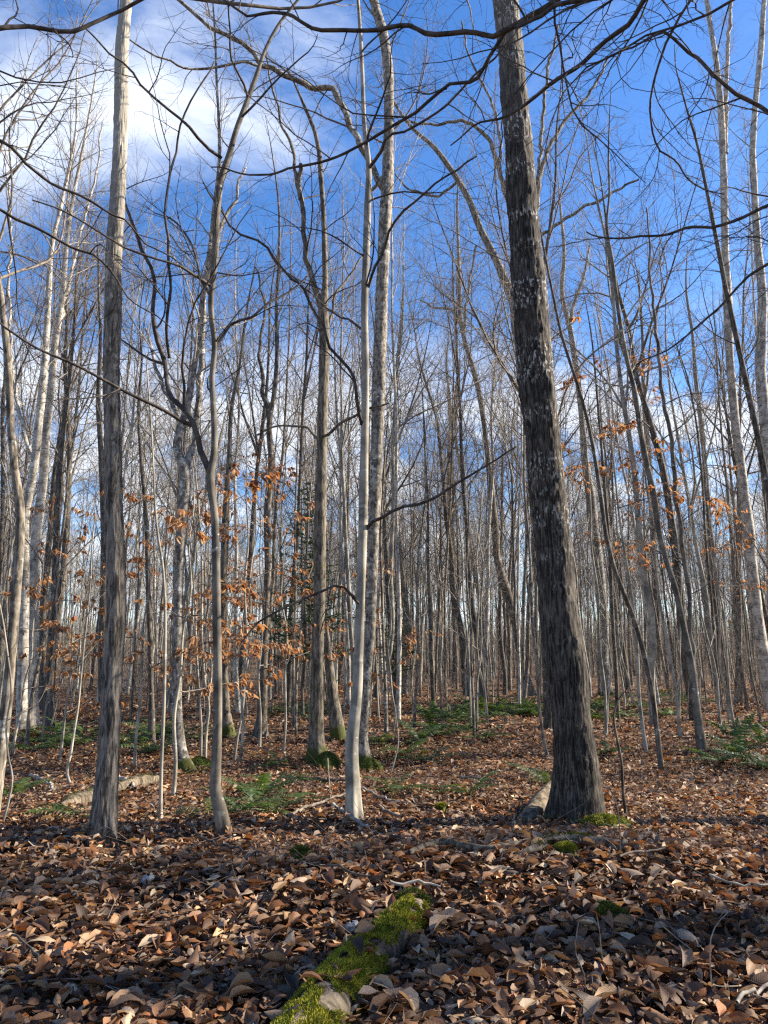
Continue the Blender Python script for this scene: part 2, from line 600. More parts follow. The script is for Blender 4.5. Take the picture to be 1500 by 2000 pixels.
def leaf_mat(name, attr=True, base=None, trans=.22):
    m, b = new_mat(name)
    at_ = b.n('ShaderNodeAttribute')
    at_.attribute_name = 'leafuv'
    sep = b.n('ShaderNodeSeparateXYZ')
    b.l(at_.outputs['Vector'], sep.inputs[0])
    if attr:
        ca = b.n('ShaderNodeAttribute')
        ca.attribute_name = 'leafcol'
        col = ca.outputs['Color']
    else:
        oi = b.n('ShaderNodeObjectInfo')
        col = oi.outputs['Color']
    av = b.math('ABSOLUTE', sep.outputs[1])
    w = b.math('SUBTRACT', b.math('MULTIPLY', sep.outputs[0], 11.0), b.math('MULTIPLY', av, 3.2))
    fr = b.math('ABSOLUTE', b.math('SUBTRACT', b.math('FRACT', w), .5))
    vein = b.smooth(fr, .10, .0)
    mid = b.smooth(av, .08, .0)
    vm = b.math('MAXIMUM', b.math('MULTIPLY', vein, .22), b.math('MULTIPLY', mid, .8))
    col2 = b.mix(b.math('MULTIPLY', vm, .45), col, b.mix(1.0, col, (.5, .45, .4), 'MULTIPLY'))
    tc = b.n('ShaderNodeTexCoord')
    n = b.noise(tc.outputs['Object'], 42, 3)
    col2 = b.mix(b.smooth(n, .5, .75), col2, b.mix(1.0, col2, (.62, .56, .5), 'MULTIPLY'))
    p = principled(b, .62, .3)
    b.l(col2, p.inputs['Base Color'])
    bp = b.n('ShaderNodeBump')
    bp.inputs['Strength'].default_value = .22
    bp.inputs['Distance'].default_value = .003
    b.l(fr, bp.inputs['Height'])
    b.l(bp.outputs[0], p.inputs['Normal'])
    tr = b.n('ShaderNodeBsdfTranslucent')
    b.l(b.mix(1.0, col2, (1.25, .95, .6), 'MULTIPLY'), tr.inputs['Color'])
    mx = b.n('ShaderNodeMixShader')
    mx.inputs[0].default_value = trans
    b.l(p.outputs[0], mx.inputs[1])
    b.l(tr.outputs[0], mx.inputs[2])
    out(b, mx.outputs[0])
    return m


M['litter'] = leaf_mat('fallen_leaf_mass', True)
M['leaf'] = leaf_mat('leaf_single', False)
M['leaf_hang'] = leaf_mat('leaf_hanging', False, trans=.45)
M['foliage'] = leaf_mat('leaf_hanging_mass', True, trans=.45)


def fern_mat(name):
    m, b = new_mat(name)
    tc = b.n('ShaderNodeTexCoord')
    oi = b.n('ShaderNodeObjectInfo')
    n = b.noise(tc.outputs['Object'], 14, 2)
    col = b.mix(b.smooth(n, .3, .7), (.022, .046, .013), (.046, .080, .022))
    col = b.mix(oi.outputs['Random'], col, b.mix(1.0, col, (1.7, 1.45, 1.0), 'MULTIPLY'))
    p = principled(b, .5, .4)
    b.l(col, p.inputs['Base Color'])
    tr = b.n('ShaderNodeBsdfTranslucent')
    b.l(b.mix(1.0, col, (1.6, 1.7, .8), 'MULTIPLY'), tr.inputs['Color'])
    mx = b.n('ShaderNodeMixShader')
    mx.inputs[0].default_value = .3
    b.l(p.outputs[0], mx.inputs[1])
    b.l(tr.outputs[0], mx.inputs[2])
    out(b, mx.outputs[0])
    return m


M['fern'] = fern_mat('fern_green')
M['needle'] = plain('fir_needles', (.022, .052, .018), (.06, .10, .034), 6)


def ground_mat():
    m, b = new_mat('forest_soil_and_leaves')
    tc = b.n('ShaderNodeTexCoord')
    v = tc.outputs['Object']
    vo = b.n('ShaderNodeTexVoronoi')
    vo.inputs['Scale'].default_value = 11.0
    b.l(v, vo.inputs['Vector'])
    sep = b.n('ShaderNodeSeparateColor')
    b.l(vo.outputs['Color'], sep.inputs[0])
    cr = b.n('ShaderNodeValToRGB')
    el = cr.color_ramp.elements
    el[0].position, el[0].color = 0, (.028, .019, .013, 1)
    el[1].position, el[1].color = 1, (.30, .22, .15, 1)
    for pos, c in ((.35, (.075, .043, .025, 1)), (.6, (.14, .078, .042, 1)), (.85, (.20, .125, .075, 1))):
        e = el.new(pos)
        e.color = c
    b.l(sep.outputs[0], cr.inputs[0])
    n = b.noise(v, .7, 4)
    col = b.mix(b.smooth(n, .35, .7), cr.outputs[0], b.mix(1.0, cr.outputs[0], (.6, .55, .5), 'MULTIPLY'))
    p = principled(b, .9, .15)
    b.l(col, p.inputs['Base Color'])
    bp = b.n('ShaderNodeBump')
    bp.inputs['Strength'].default_value = .8
    bp.inputs['Distance'].default_value = .05
    b.l(b.math('ADD', sep.outputs[1], vo.outputs['Distance']), bp.inputs['Height'])
    b.l(bp.outputs[0], p.inputs['Normal'])
    out(b, p.outputs[0])
    return m


M['ground'] = ground_mat()


# ------------------------------------------------------------------ ground
def build_ground():
    def axis(a, b_, c, fine, coarse_n, far):
        core = np.arange(a, b_ + 1e-6, fine)
        g = np.geomspace(fine * 1.2, far, coarse_n)
        return np.concatenate([a - np.cumsum(g)[::-1], core, b_ + np.cumsum(g)])
    xs = axis(-9, 9, 0, .11, 34, 60)
    ys = axis(-1, 16, 0, .11, 34, 60)
    X, Y = np.meshgrid(xs, ys)
    Z = ground(X, Y)
    acc = Acc()
    nx, ny = len(xs), len(ys)
    i = np.arange(ny - 1)[:, None]
    j = np.arange(nx - 1)[None]
    q = np.stack(np.broadcast_arrays(i * nx + j, i * nx + j + 1, (i + 1) * nx + j + 1, (i + 1) * nx + j), -1)
    acc.add(np.stack([X, Y, Z], -1), q.reshape(-1, 4))
    o = link('forest_floor', acc.mesh('forest_floor', [M['ground']]))
    return tag(o, 'forest floor of brown soil under a carpet of fallen leaves', None, None, 'structure')


FLOOR = build_ground()

# ------------------------------------------------------------------ leaves
PAL = np.array([(.36, .235, .14), (.24, .135, .075), (.12, .068, .042), (.33, .26, .20), (.055, .036, .026),
                (.30, .135, .055), (.54, .44, .31), (.17, .105, .068), (.44, .31, .18), (.23, .185, .15)])
PAL = PAL * [.90, .84, .78]
PALW = np.array([.15, .18, .17, .08, .12, .09, .05, .10, .05, .03])


def leaf_shape(rg, nu=5, nv=2, wide=None):
    """one leaf, 1 unit long along +x, base at origin; nu x 2nv strips; returns verts, tri/quad faces, uv"""
    w = wide or rg.uniform(.32, .52)
    u = np.linspace(0, 1, nu + 1)
    prof = w * .5 * (np.sin(np.pi * np.clip(u, 0, 1) ** rg.uniform(.75, .95)) ** .8)
    v = np.linspace(-1, 1, 2 * nv + 1)
    U, V = np.meshgrid(u, v, indexing='ij')
    X = U.copy()
    Yy = V * prof[:, None]
    fold = rg.uniform(-.2, .8)
    cup = rg.uniform(-1.5, 1.8)
    Z = fold * np.abs(Yy) + cup * Yy**2 / w + rg.normal(0, .012, U.shape) * (prof[:, None] > 0.01)
    bend = rg.uniform(-2.3, 1.7)
    ang = bend * (U - .4)
    cx = np.cumsum(np.concatenate([[0], np.cos(bend * (u[:-1] + .5 / nu - .4)) / nu]))
    cz = np.cumsum(np.concatenate([[0], np.sin(bend * (u[:-1] + .5 / nu - .4)) / nu]))
    Xb = cx[:, None] - Z * np.sin(ang)
    Zb = cz[:, None] + Z * np.cos(ang)
    tw = rg.uniform(-1.6, 1.6) * (U - .4)
    Y2 = Yy * np.cos(tw) - (Zb - cz[:, None]) * np.sin(tw)
    Z2 = cz[:, None] + Yy * np.sin(tw) + (Zb - cz[:, None]) * np.cos(tw)
    verts = np.stack([Xb, Y2, Z2], -1).reshape(-1, 3)
    m = 2 * nv + 1
    i = np.arange(nu)[:, None]
    j = np.arange(2 * nv)[None]
    q = np.stack(np.broadcast_arrays(i * m + j, (i + 1) * m + j, (i + 1) * m + j + 1, i * m + j + 1), -1).reshape(-1, 4)
    return verts, q, np.stack([U, V, np.zeros_like(U)], -1).reshape(-1, 3)


def rot_leaf(yaw, pitch, roll):
    cy, sy, cp, sp, cr, sr = np.cos(yaw), np.sin(yaw), np.cos(pitch), np.sin(pitch), np.cos(roll), np.sin(roll)
    Rm = np.empty(yaw.shape + (3, 3))
    Rm[..., 0, 0] = cy * cp
    Rm[..., 0, 1] = cy * sp * sr - sy * cr
    Rm[..., 0, 2] = cy * sp * cr + sy * sr
    Rm[..., 1, 0] = sy * cp
    Rm[..., 1, 1] = sy * sp * sr + cy * cr
    Rm[..., 1, 2] = sy * sp * cr - cy * sr
    Rm[..., 2, 0] = -sp
    Rm[..., 2, 1] = cp * sr
    Rm[..., 2, 2] = cp * cr
    return Rm


LOG_PX = [(470, 2260, 128), (560, 2100, 116), (622, 2000, 98), (676, 1928, 92), (722, 1880, 70), (762, 1846, 82), (794, 1808, 58), (824, 1772, 34)]


def log_path(pts, lift):
    P, R = [], []
    for x, y, w in pts:
        p = gp(x, y)
        r = w * .5 * np.linalg.norm(p - CAM) / F
        P.append(p + [0, 0, r * lift + .035])
        R.append(r)
    return np.array(P), np.array(R)


def build_litter():
    rg = rng_(7)
    xs, ys, detail = [], [], []
    # (near, far, leaves per square metre, detail level)
    for y0, y1, dens, dl in ((2.2, 4.3, 1600, 0), (4.3, 7.5, 860, 1), (7.5, 12, 400, 2), (12, 20, 110, 3), (20, 36, 26, 3)):
        half = .56 * y1 + 1.2
        n = int(dens * (y1 - y0) * 2 * half)
        x = rg.uniform(-half, half, n)
        y = rg.uniform(y0, y1, n)
        k = (np.abs(x) < .53 * y + .2) | ((np.abs(x) < .53 * y + 1.1) & (rg.random(n) < .4))
        xs.append(x[k])
        ys.append(y[k])
        detail.append(np.full(k.sum(), dl))
    x, y, dl = np.concatenate(xs), np.concatenate(ys), np.concatenate(detail)
    N = len(x)
    s = np.clip(rg.lognormal(-2.76, .32, N), .035, .125) * np.where(dl == 3, 1.4, 1.0) * np.where(y > 20, 1.35, 1)
    z = ground(x, y) + rg.uniform(.0, .045, N) ** 1.0 + .004
    yaw = rg.uniform(0, 2 * np.pi, N)
    tilt = np.where(rg.random(N) < .18, 2.2, 1.0)
    pitch = rg.normal(0, .20, N) * tilt
    roll = rg.normal(0, .25, N) * tilt + np.where(rg.random(N) < .35, np.pi, 0)
    ci = rg.choice(len(PAL), N, p=PALW / PALW.sum())
    col = PAL[ci] * rg.uniform(.7, 1.25, (N, 1))
    for bx, by, w in ((1125, 1612, 100), (199, 1645, 56), (441, 1642, 28), (690, 1606, 34), (620, 1488, 40), (366, 1512, 34), (712, 1503, 30), (1372, 1472, 22)):
        c = gp(bx, by)
        r = w * .5 * np.linalg.norm(c - CAM) / F
        d = np.hypot(x - c[0], y - c[1] - r * .3)
        z = z + .05 * np.exp(-(np.maximum(d - r, 0) / (.10 + .06 * vnoise(x * 7, y * 7, 0, 12))) ** 2) * vnoise(x * 5, y * 5, 1, 13) * 1.5
    # leaves that landed on the mossy log lie on top of it; the rest of its footprint stays bare
    lp, lr = log_path(LOG_PX, -.3)
    lq, lrr, _ = resample(lp, lr, 80)
    dd = np.hypot(x[:, None] - lq[None, :, 0], y[:, None] - lq[None, :, 1])
    k = dd.argmin(1)
    dm = dd[np.arange(N), k]
    on = dm < lrr[k] * .98
    top = lq[k, 2] + np.sqrt(np.maximum(lrr[k] ** 2 - dm ** 2, 0)) + .016
    z = np.where(on, np.where(rg.random(N) < .13, np.maximum(top, z), -5), z)
    Rm = rot_leaf(yaw, pitch, roll)
    pos = np.stack([x, y, z], -1)
    near = np.argsort(-(s / np.linalg.norm(pos - CAM, axis=1)) * ((pos - CAM) @ FWD > 0) * vis(pos))[:300]
    single = np.zeros(N, bool)
    single[near] = True
    acc = Acc()
    C, UV = [], []
    for lvl, nu, nv, nvar in ((0, 4, 2, 26), (1, 3, 1, 16), (2, 2, 1, 12), (3, 2, 1, 6)):
        var = [leaf_shape(rg, nu, nv) for _ in range(nvar)]
        pick = rg.integers(0, nvar, N)
        if lvl == 0:
            meshes = []
            for k, (v, q, uv) in enumerate(var):
                a = Acc()
                a.add(v - [.5, 0, 0], q)
                meshes.append(a.mesh('leaf', [M['leaf']], True, {'leafuv': ('FLOAT_VECTOR', uv)}))
            for i in near:
                o = link('leaf', meshes[pick[i]], FLOOR)
                o.matrix_local = Matrix.LocRotScale(Vector(pos[i] + [0, 0, .012]), Matrix(Rm[i].tolist()), Vector((s[i],) * 3))
                o.color = (*col[i], 1)
        for k, (v, q, uv) in enumerate(var):
            sel = np.where((dl == lvl) & (pick == k) & ~single)[0]
            if not len(sel):
                continue
            V = np.einsum('nij,mj->nmi', Rm[sel], v - [.5, 0, 0]) * s[sel, None, None] + pos[sel, None]
            acc.add(V, (q[None] + (np.arange(len(sel)) * len(v))[:, None, None]).reshape(-1, 4))
            C.append(np.repeat(np.concatenate([col[sel], np.ones((len(sel), 1))], 1), len(v), 0))
            UV.append(np.tile(uv, (len(sel), 1)))
    o = link('leaf_litter', acc.mesh('leaf_litter', [M['litter']], True,
                                      {'leafcol': ('FLOAT_COLOR', np.concatenate(C)), 'leafuv': ('FLOAT_VECTOR', np.concatenate(UV))}))
    tag(o, 'thick carpet of fallen brown and tan leaves covering the forest floor', None, None, 'stuff')


def vis(p):
    X, Y, Z = proj(p)
    return (X > 10) & (X < 1490) & (Y < 1990) & (Z > 0)


build_litter()

# ------------------------------------------------------------------ the traced trees
PRM = {
    'beech': dict(d1=5.2, l1=2.6, a1=1.05, d2=7.5, l2=.42, d3=9, l3=.28, flat=.8, t1=.012, t2=.0, t3=.01, w1=.10, w2=.14, w3=.2),
    'birch': dict(d1=5.0, l1=2.1, a1=.75, d2=6.5, l2=.40, d3=6.5, l3=.34, flat=.35, t1=.05, t2=.03, w1=.1, w2=.13, w3=.18),
    'maple': dict(d1=4.2, l1=2.5, a1=.85, d2=6.5, l2=.42, d3=8, l3=.28, flat=.4, t1=.045, t2=.03, w1=.11, w2=.14, w3=.2),
    'sparse': dict(d1=2.6, l1=1.5, a1=.9, d2=5, l2=.42, d3=5.5, l3=.26, flat=.7, t1=.02, t2=.01, w1=.12, w2=.15, w3=.2),
}


def hero(name, label, mat, pts, prm, ext=4.0, y_lo=900, limbs=(), twig='twig_dark', sides=14, ds=.08, flare=.5, flare_h=.22, lobes=3,
         disp=0.0, dscale=9.0, cat='tree', group=None, seed=1, Y=None, broken=False, limb_bark=True, scale=None, dY=0.0, lt0=.12):
    base = gp(pts[0][0], pts[0][1]) if Y is None else None
    if Y is None:
        Y = base[1]
    P, R, py = [], [], []
    for i, p in enumerate(pts):
        q, m = at(p[0], p[1], Y + dY * (pts[0][1] - p[1]) / 1000)
        P.append(q)
        R.append(p[2] * .5 * m)
        py.append(p[1])
    P, R = np.array(P), np.array(R)
    loc = P[0].copy()
    loc[2] = ground(P[0, 0], P[0, 1])
    d = P[-1] - P[-2]
    P = np.concatenate([[P[0] + (P[0] - P[1]) / np.linalg.norm(P[0] - P[1]) * .18], P])
    R = np.concatenate([[R[0]], R])
    py = [pts[0][1] + 60] + py
    if ext > 0:
        rg = rng_(seed + 77)
        d = d / np.linalg.norm(d)
        k = max(3, int(ext / .8))
        for i in range(1, k + 1):
            d = nrm(d + rg.normal(0, .07, 3) + [0, 0, .10])
            P = np.concatenate([P, P[-1:] + d * ext / k])
            R = np.concatenate([R, [max(.005, R[len(py) - 1] * (1 - i / k) + .004)]])
    P -= loc
    root = thing(name, label, cat, Vector(loc), group)
    acc = Acc()
    trunk_tube(acc, P, R, sides, ds, flare, flare_h, lobes, disp, dscale, seed, lumps=.085)
    link('trunk', acc.mesh('trunk', [M[mat]]), root)
    if prm is None and not limbs:
        return root
    s = np.concatenate([[0], np.cumsum(np.linalg.norm(np.diff(P, axis=0), axis=1))])
    t0 = np.interp(-y_lo, [-v for v in py] + [0.01 if ext else -py[-1] + .01], np.append(s[:len(py)], s[len(py) - 1])) / s[-1]
    stems = [(P, R, min(t0, .97))] if prm else []
    cacc = Acc()
    for lm in limbs:
        LP, LR = [], []
        for p in lm:
            q, m = at(p[0], p[1], Y + (p[3] if len(p) > 3 else 0) + dY * (pts[0][1] - p[1]) / 1000)
            LP.append(q - loc)
            LR.append(p[2] * .5 * m)
        LP, LR = np.array(LP), np.array(LR)
        q, r, L = resample(LP, LR, max(8, int(L_(LP) / .09)))
        q = kink(q, seed + len(stems))
        LP, LR = q, r
        tubes(cacc, q[None], r[None], 8 if r.max() > .02 else 6, 0 if limb_bark else 1, .05, seed)  # without limb_bark: young bark's dark tone, with shade put into the colour
        stems.append((LP, LR, lt0))
    if prm:
        crown(stems, dict(PRM[prm], **(scale or {})), rng_(seed), cacc)
    link('crown', cacc.mesh('crown', [M[mat], M[twig]]), root)
    return root


def L_(P):
    return np.linalg.norm(np.diff(P, axis=0), axis=1).sum()


def build_heroes():
    hero('aspen_tree', 'largest dark furrowed trunk with moss at its foot, leaning slightly left', 'aspen_big',
         [(1125, 1612, 92), (1128, 1517, 84), (1118, 1417, 79), (1104, 1283, 77), (1093, 1200, 77), (1078, 1033, 70), (1059, 850, 68), (1043, 700, 70),
          (1036, 600, 66), (1024, 450, 61), (1014, 300, 57), (1001, 150, 52), (987, 0, 50)],
         'maple', 8, -60, (), 'twig_brown', 84, .025, .42, .26, 4, .013, 15, seed=11, scale=dict(d1=2.6, d2=4, d3=4))
    hero('aspen_tree', 'straight grey furrowed trunk at left, pale and banded higher up', 'aspen',
         [(199, 1645, 54), (201, 1617, 50), (209, 1517, 43), (214, 1417, 42), (222, 1283, 40), (227, 1200, 39), (226, 1100, 37), (222, 1000, 35),
          (220, 850, 33), (218, 700, 31.5), (221, 600, 33), (223, 500, 32), (229, 400, 30), (234, 300, 27), (237, 200, 27), (238, 100, 26), (247, 0, 23)],
         'maple', 6, -80, (), 'twig_brown', 60, .025, .5, .2, 4, .007, 20, seed=12, scale=dict(d1=2.6, d2=4, d3=4))
    hero('beech_tree', 'slim forked beech with a curved pale foot, right of the grey furrowed trunk', 'beech_dark',
         [(441, 1642, 26), (430, 1583, 25), (421, 1540, 23), (422, 1500, 20), (425, 1417, 17), (425, 1300, 16.5), (423, 1200, 17), (422, 1100, 15.5), (418, 1000, 14.5),
          (411, 930, 17), (418, 885, 13), (417, 800, 11.5), (414, 740, 11), (419, 680, 11), (412, 600, 11.5), (420, 500, 13), (425, 400, 13), (432, 350, 13),
          (446, 308, 12), (463, 250, 10), (482, 200, 10), (500, 150, 9), (517, 100, 7), (543, 50, 6), (582, 0, 5)],
         'beech', 2.2, 860,
         [[(411, 928, 12), (398, 893, 11), (386, 857, 11), (374, 832, 11), (350, 793, 10, .1), (331, 745, 9, .15), (318, 690, 9, .2), (303, 640, 8.5, .2), (300, 590, 8, .25), (291, 522, 7, .3), (256, 442, 6, .35), (243, 370, 5, .4), (236, 300, 3, .4)],
          [(374, 832, 9), (333, 807, 8, -.1), (307, 787, 7.5, -.15), (233, 750, 7, -.3), (200, 733, 6, -.35), (125, 700, 5.5, -.5), (50, 667, 5, -.6), (0, 627, 4, -.7), (-60, 560, 3, -.8)],
          [(418, 690, 7), (440, 640, 6, .1), (480, 620, 5, .2), (545, 585, 4, .3), (600, 545, 3, .4)],
          [(414, 560, 7), (372, 530, 6, -.2), (330, 515, 5, -.3), (240, 475, 4.5, -.45), (150, 430, 4, -.6), (60, 400, 3, -.7)],
          [(432, 308, 7), (405, 290, 6.5, -.1), (370, 262, 6, -.2), (330, 225, 5.5, -.3), (270, 165, 5, -.4), (210, 100, 4, -.5), (160, 60, 3, -.6)],
          [(331, 700, 6, .2), (322, 640, 6, .1), (329, 560, 5.5, 0), (328, 470, 5.5, -.1), (328, 370, 5, -.1), (341, 300, 4.5, -.1), (372, 210, 4, -.2), (420, 120, 3, -.2)]],
         'twig_dark', 20, .035, .6, .15, 3, 0, seed=13, limb_bark=False, scale=dict(l1=1.5, d1=2.6))
    hero('birch_tree', 'pale flaky birch clump with moss at its foot, left of the forked beech', 'pale',
         [(366, 1512, 34), (355, 1480, 26), (347, 1417, 22), (346, 1300, 19), (348, 1200, 18), (350, 1100, 19), (358, 1000, 22), (360, 920, 22), (345, 870, 15),
          (352, 835, 15), (366, 795, 12), (375, 740, 12), (382, 700, 11), (389, 650, 11), (396, 580, 10), (405, 520, 10), (412, 470, 9), (419, 400, 8), (428, 320, 7),
          (428, 250, 6), (424, 180, 5)],
         'birch', 2.5, 760,
         [[(362, 915, 16), (380, 855, 14, .2), (386, 790, 13, .3), (392, 720, 12, .3), (398, 640, 11, .3), (403, 560, 9, .3), (425, 470, 8, .3), (455, 400, 6, .4), (480, 320, 4, .5)],
          [(355, 830, 9), (325, 770, 8, .4), (305, 720, 7, .5), (285, 640, 5, .7)]],
         'twig_pale', 18, .05, .3, .2, 3, .003, seed=14, scale=dict(l1=1.5))
    hero('maple_tree', 'dark upright trunk with mossy foot and two broken-topped limbs, left of the pale centre beech', 'mossy',
         [(620, 1488, 40), (618, 1455, 31), (619, 1350, 26), (621, 1250, 23.5), (624, 1150, 23), (625, 1050, 24), (627, 950, 22), (629, 850, 20), (632, 750, 20), (634, 660, 22), (631, 605, 20),
          (635, 560, 12), (634, 500, 11), (632, 420, 10), (627, 350, 10), (622, 290, 9), (614, 255, 8)],
         'sparse', 1.2, 700,
         [[(629, 605, 14), (613, 562, 11), (601, 520, 10), (593, 450, 9), (587, 385, 9), (578, 335, 7), (568, 285, 6, .1), (548, 240, 5, .2), (545, 210, 4.5, .2), (530, 160, 4, .3), (518, 90, 3, .3)],
          [(587, 390, 9), (584, 345, 9), (586, 318, 8)],
          [(640, 850, 6), (665, 830, 6, -.2), (700, 808, 5, -.4), (760, 790, 4, -.6)],
          [(624, 860, 6), (590, 838, 5, .2), (545, 830, 4, .4), (500, 850, 3, .6)],
          [(640, 640, 6), (665, 560, 5, .2), (690, 520, 4, .3), (730, 470, 3, .4)]],
         'twig_dark', 26, .04, .7, .18, 4, .004, 14, seed=15, scale=dict(l1=1.5, d1=2.4))
    hero('beech_tree', 'pale smooth centre beech with spreading root toes, in front of a thicker trunk', 'beech',
         [(690, 1606, 27), (689, 1550, 28), (687, 1450, 25), (692, 1400, 22.5), (698, 1340, 20.5), (700, 1283, 19.5), (705, 1150, 17.5), (708, 1050, 18), (710, 950, 17.5), (713, 800, 15.5),
          (713, 700, 14.5), (712, 600, 14.5), (715, 500, 14), (718, 400, 13.5), (720, 325, 11), (712, 250, 9), (708, 150, 8), (703, 50, 7), (699, -10, 6)],
         'beech', 3, 700,
         [[(716, 1032, 9), (722, 1024, 8), (740, 1013, 7, -.1), (783, 993, 6.5, -.2), (833, 973, 6, -.3), (890, 950, 5.5, -.4), (930, 930, 4.5, -.5), (960, 905, 4, -.55), (1010, 880, 3, -.6)],
          [(708, 832, 8), (697, 787, 7.5, -.1), (687, 750, 7, -.15), (667, 713, 6.5, -.2), (650, 690, 6, -.25), (620, 625, 6, -.3), (595, 575, 5.5, -.35), (565, 540, 5, -.4), (530, 495, 5, -.45), (490, 465, 4.5, -.5), (440, 418, 4, -.6), (400, 350, 3, -.7)],
          [(703, 1180, 6), (680, 1165, 5.5, -.2), (650, 1152, 5, -.3), (610, 1160, 5, -.4), (560, 1180, 4.5, -.5), (520, 1205, 4, -.55), (470, 1255, 3, -.6)],
          [(720, 560, 6), (738, 505, 5.5, -.2), (780, 430, 5, -.3), (850, 350, 4, -.5), (930, 300, 3, -.6)],
          [(720, 330, 7), (745, 290, 6, -.2), (800, 245, 5, -.3), (880, 190, 4.5, -.5), (960, 110, 4, -.7), (1010, 50, 3, -.8)]],
         'twig_dark', 30, .025, 1.0, .13, 3, 0, seed=16, limb_bark=False, scale=dict(l1=1.5, d1=2.4))
    hero('aspen_tree', 'tall grey blotched trunk standing close behind the pale centre beech', 'pale',
         [(712, 1503, 30), (709, 1450, 20), (714, 1350, 19), (721, 1250, 20), (726, 1150, 21), (729, 1050, 22), (734, 950, 24), (738, 800, 26), (741, 700, 26), (745, 600, 25),
          (751, 450, 24), (757, 350, 23), (759, 250, 19), (759, 150, 20), (747, 60, 20), (735, 20, 18), (725, -20, 17)],
         'maple', 3.5, 330,
         [[(752, 372, 15), (735, 350, 13), (715, 310, 13, -.1), (700, 280, 12.5, -.15), (675, 225, 12, -.2), (660, 190, 12, -.25), (645, 172, 12, -.25), (610, 168, 11, -.3), (565, 147, 10.5, -.35), (520, 130, 10, -.4),
           (500, 107, 9.5, -.45), (465, 77, 9, -.5), (420, 60, 8.5, -.55), (390, 40, 7, -.6), (370, 22, 7, -.6), (330, -10, 6, -.7)],
          [(520, 130, 6, -.4), (450, 128, 5, -.6), (380, 133, 4.5, -.7), (310, 115, 3.5, -.9), (255, 80, 3, -1)],
          [(757, 340, 9), (740, 352, 8, .2), (722, 375, 6, .3)]],
         'twig_brown', 28, .04, .45, .18, 3, .004, 12, seed=17, scale=dict(l1=1.9, d1=2.2))
    hero('dead_snag', 'short dark broken-off snag with moss at its foot behind the mossy trunk', 'mossy',
         [(661, 1443, 30), (655, 1400, 26), (649, 1350, 22), (643, 1300, 17), (640, 1250, 10), (638, 1218, 5)], None, 0, 0, (), sides=14, flare=.3, cat='snag', seed=18, disp=.006)
    hero('maple_tree', 'brown-grey forked trunk with a flared base, left of the mossy trunk', 'maple',
         [(508, 1441, 26), (511, 1400, 19), (514, 1300, 17), (519, 1200, 14), (523, 1100, 13), (522, 1000, 14), (530, 900, 13), (526, 830, 11), (536, 765, 9), (541, 690, 8), (540, 600, 7), (545, 500, 5)],
         'maple', 3, 830, [[(527, 825, 9), (513, 750, 8, .2), (505, 690, 7, .3), (515, 610, 5, .4), (500, 520, 3, .5)]], 'twig_brown', 14, .08, .45, .3, 3, seed=19, scale=dict(l1=1.4))
    hero('maple_tree', 'grey leaning trunk cut by the left edge of the photo, swinging right then left', 'grey',
         [(-22, 1600, 34), (-4, 1500, 25), (8, 1417, 22), (21, 1283, 20), (32, 1150, 19), (38, 1060, 18), (39, 985, 17), (29, 917, 15), (21, 833, 14), (19, 767, 14), (14, 690, 13), (4, 600, 12), (-6, 520, 10)],
         'maple', 5, 560, (), 'twig_brown', 18, .06, .3, .25, 3, .003, seed=20)
    hero('birch_tree', 'white birch nearest the left edge, with ascending pale branches', 'birch',
         [(44, 1428, 24), (43, 1350, 20), (46, 1250, 19), (48, 1120, 18), (50, 1000, 17), (63, 933, 16), (77, 817, 15), (86, 725, 14), (91, 650, 12), (95, 575, 11), (102, 475, 9), (120, 400, 7), (132, 340, 6), (145, 280, 5), (150, 220, 4)],
         'birch', 1.5, 740, [[(66, 900, 9), (40, 820, 7, .5), (22, 700, 6, .8), (18, 560, 5, 1), (22, 430, 4, 1.2), (10, 300, 3, 1.3)]], 'twig_pale', 14, .1, .25, seed=21, scale=dict(l1=2.0, d1=3.6))
    hero('birch_tree', 'second white birch from the left edge, slightly taller with twin tops', 'birch',
         [(62, 1420, 27), (60, 1340, 26), (63, 1250, 25), (66, 1150, 24), (72, 1033, 19), (83, 950, 17), (90, 850, 16), (101, 750, 14), (107, 675, 13), (122, 575, 11), (130, 475, 9), (145, 375, 7), (160, 300, 6), (175, 220, 4)],
         'birch', 1.5, 760, [[(112, 640, 8), (138, 540, 6, .3), (160, 440, 5, .5), (185, 350, 4, .6), (200, 240, 3, .6)]], 'twig_pale', 14, .1, .25, seed=22, scale=dict(l1=2.0, d1=3.6))
    hero('beech_tree', 'grey two-stemmed slanting beech with ferns beside its foot, right of the largest trunk', 'beech_dark',
         [(1372, 1472, 21), (1365, 1420, 16), (1357, 1350, 14), (1350, 1300, 14.5), (1334, 1217, 11), (1319, 1150, 12), (1303, 1100, 10), (1290, 1050, 10), (1277, 967, 12), (1262, 900, 11), (1250, 833, 10), (1240, 767, 9), (1224, 700, 8.5),
          (1207, 600, 7.5), (1196, 510, 6.5), (1185, 440, 5), (1190, 380, 4)],
         'beech', 2, 940, [[(1354, 1315, 10), (1353, 1250, 9, .1), (1342, 1150, 9, .2), (1332, 1060, 9, .2), (1322, 967, 9, .3), (1313, 890, 8.5, .3), (1303, 820, 8, .3), (1291, 750, 7.5, .3), (1285, 680, 6.5, .3), (1275, 600, 5.5, .4), (1270, 500, 4, .4), (1262, 400, 3, .4)]],
         'twig_dark', 14, .06, .3, .15, 3, seed=23, scale=dict(l1=1.2, d1=2.8))
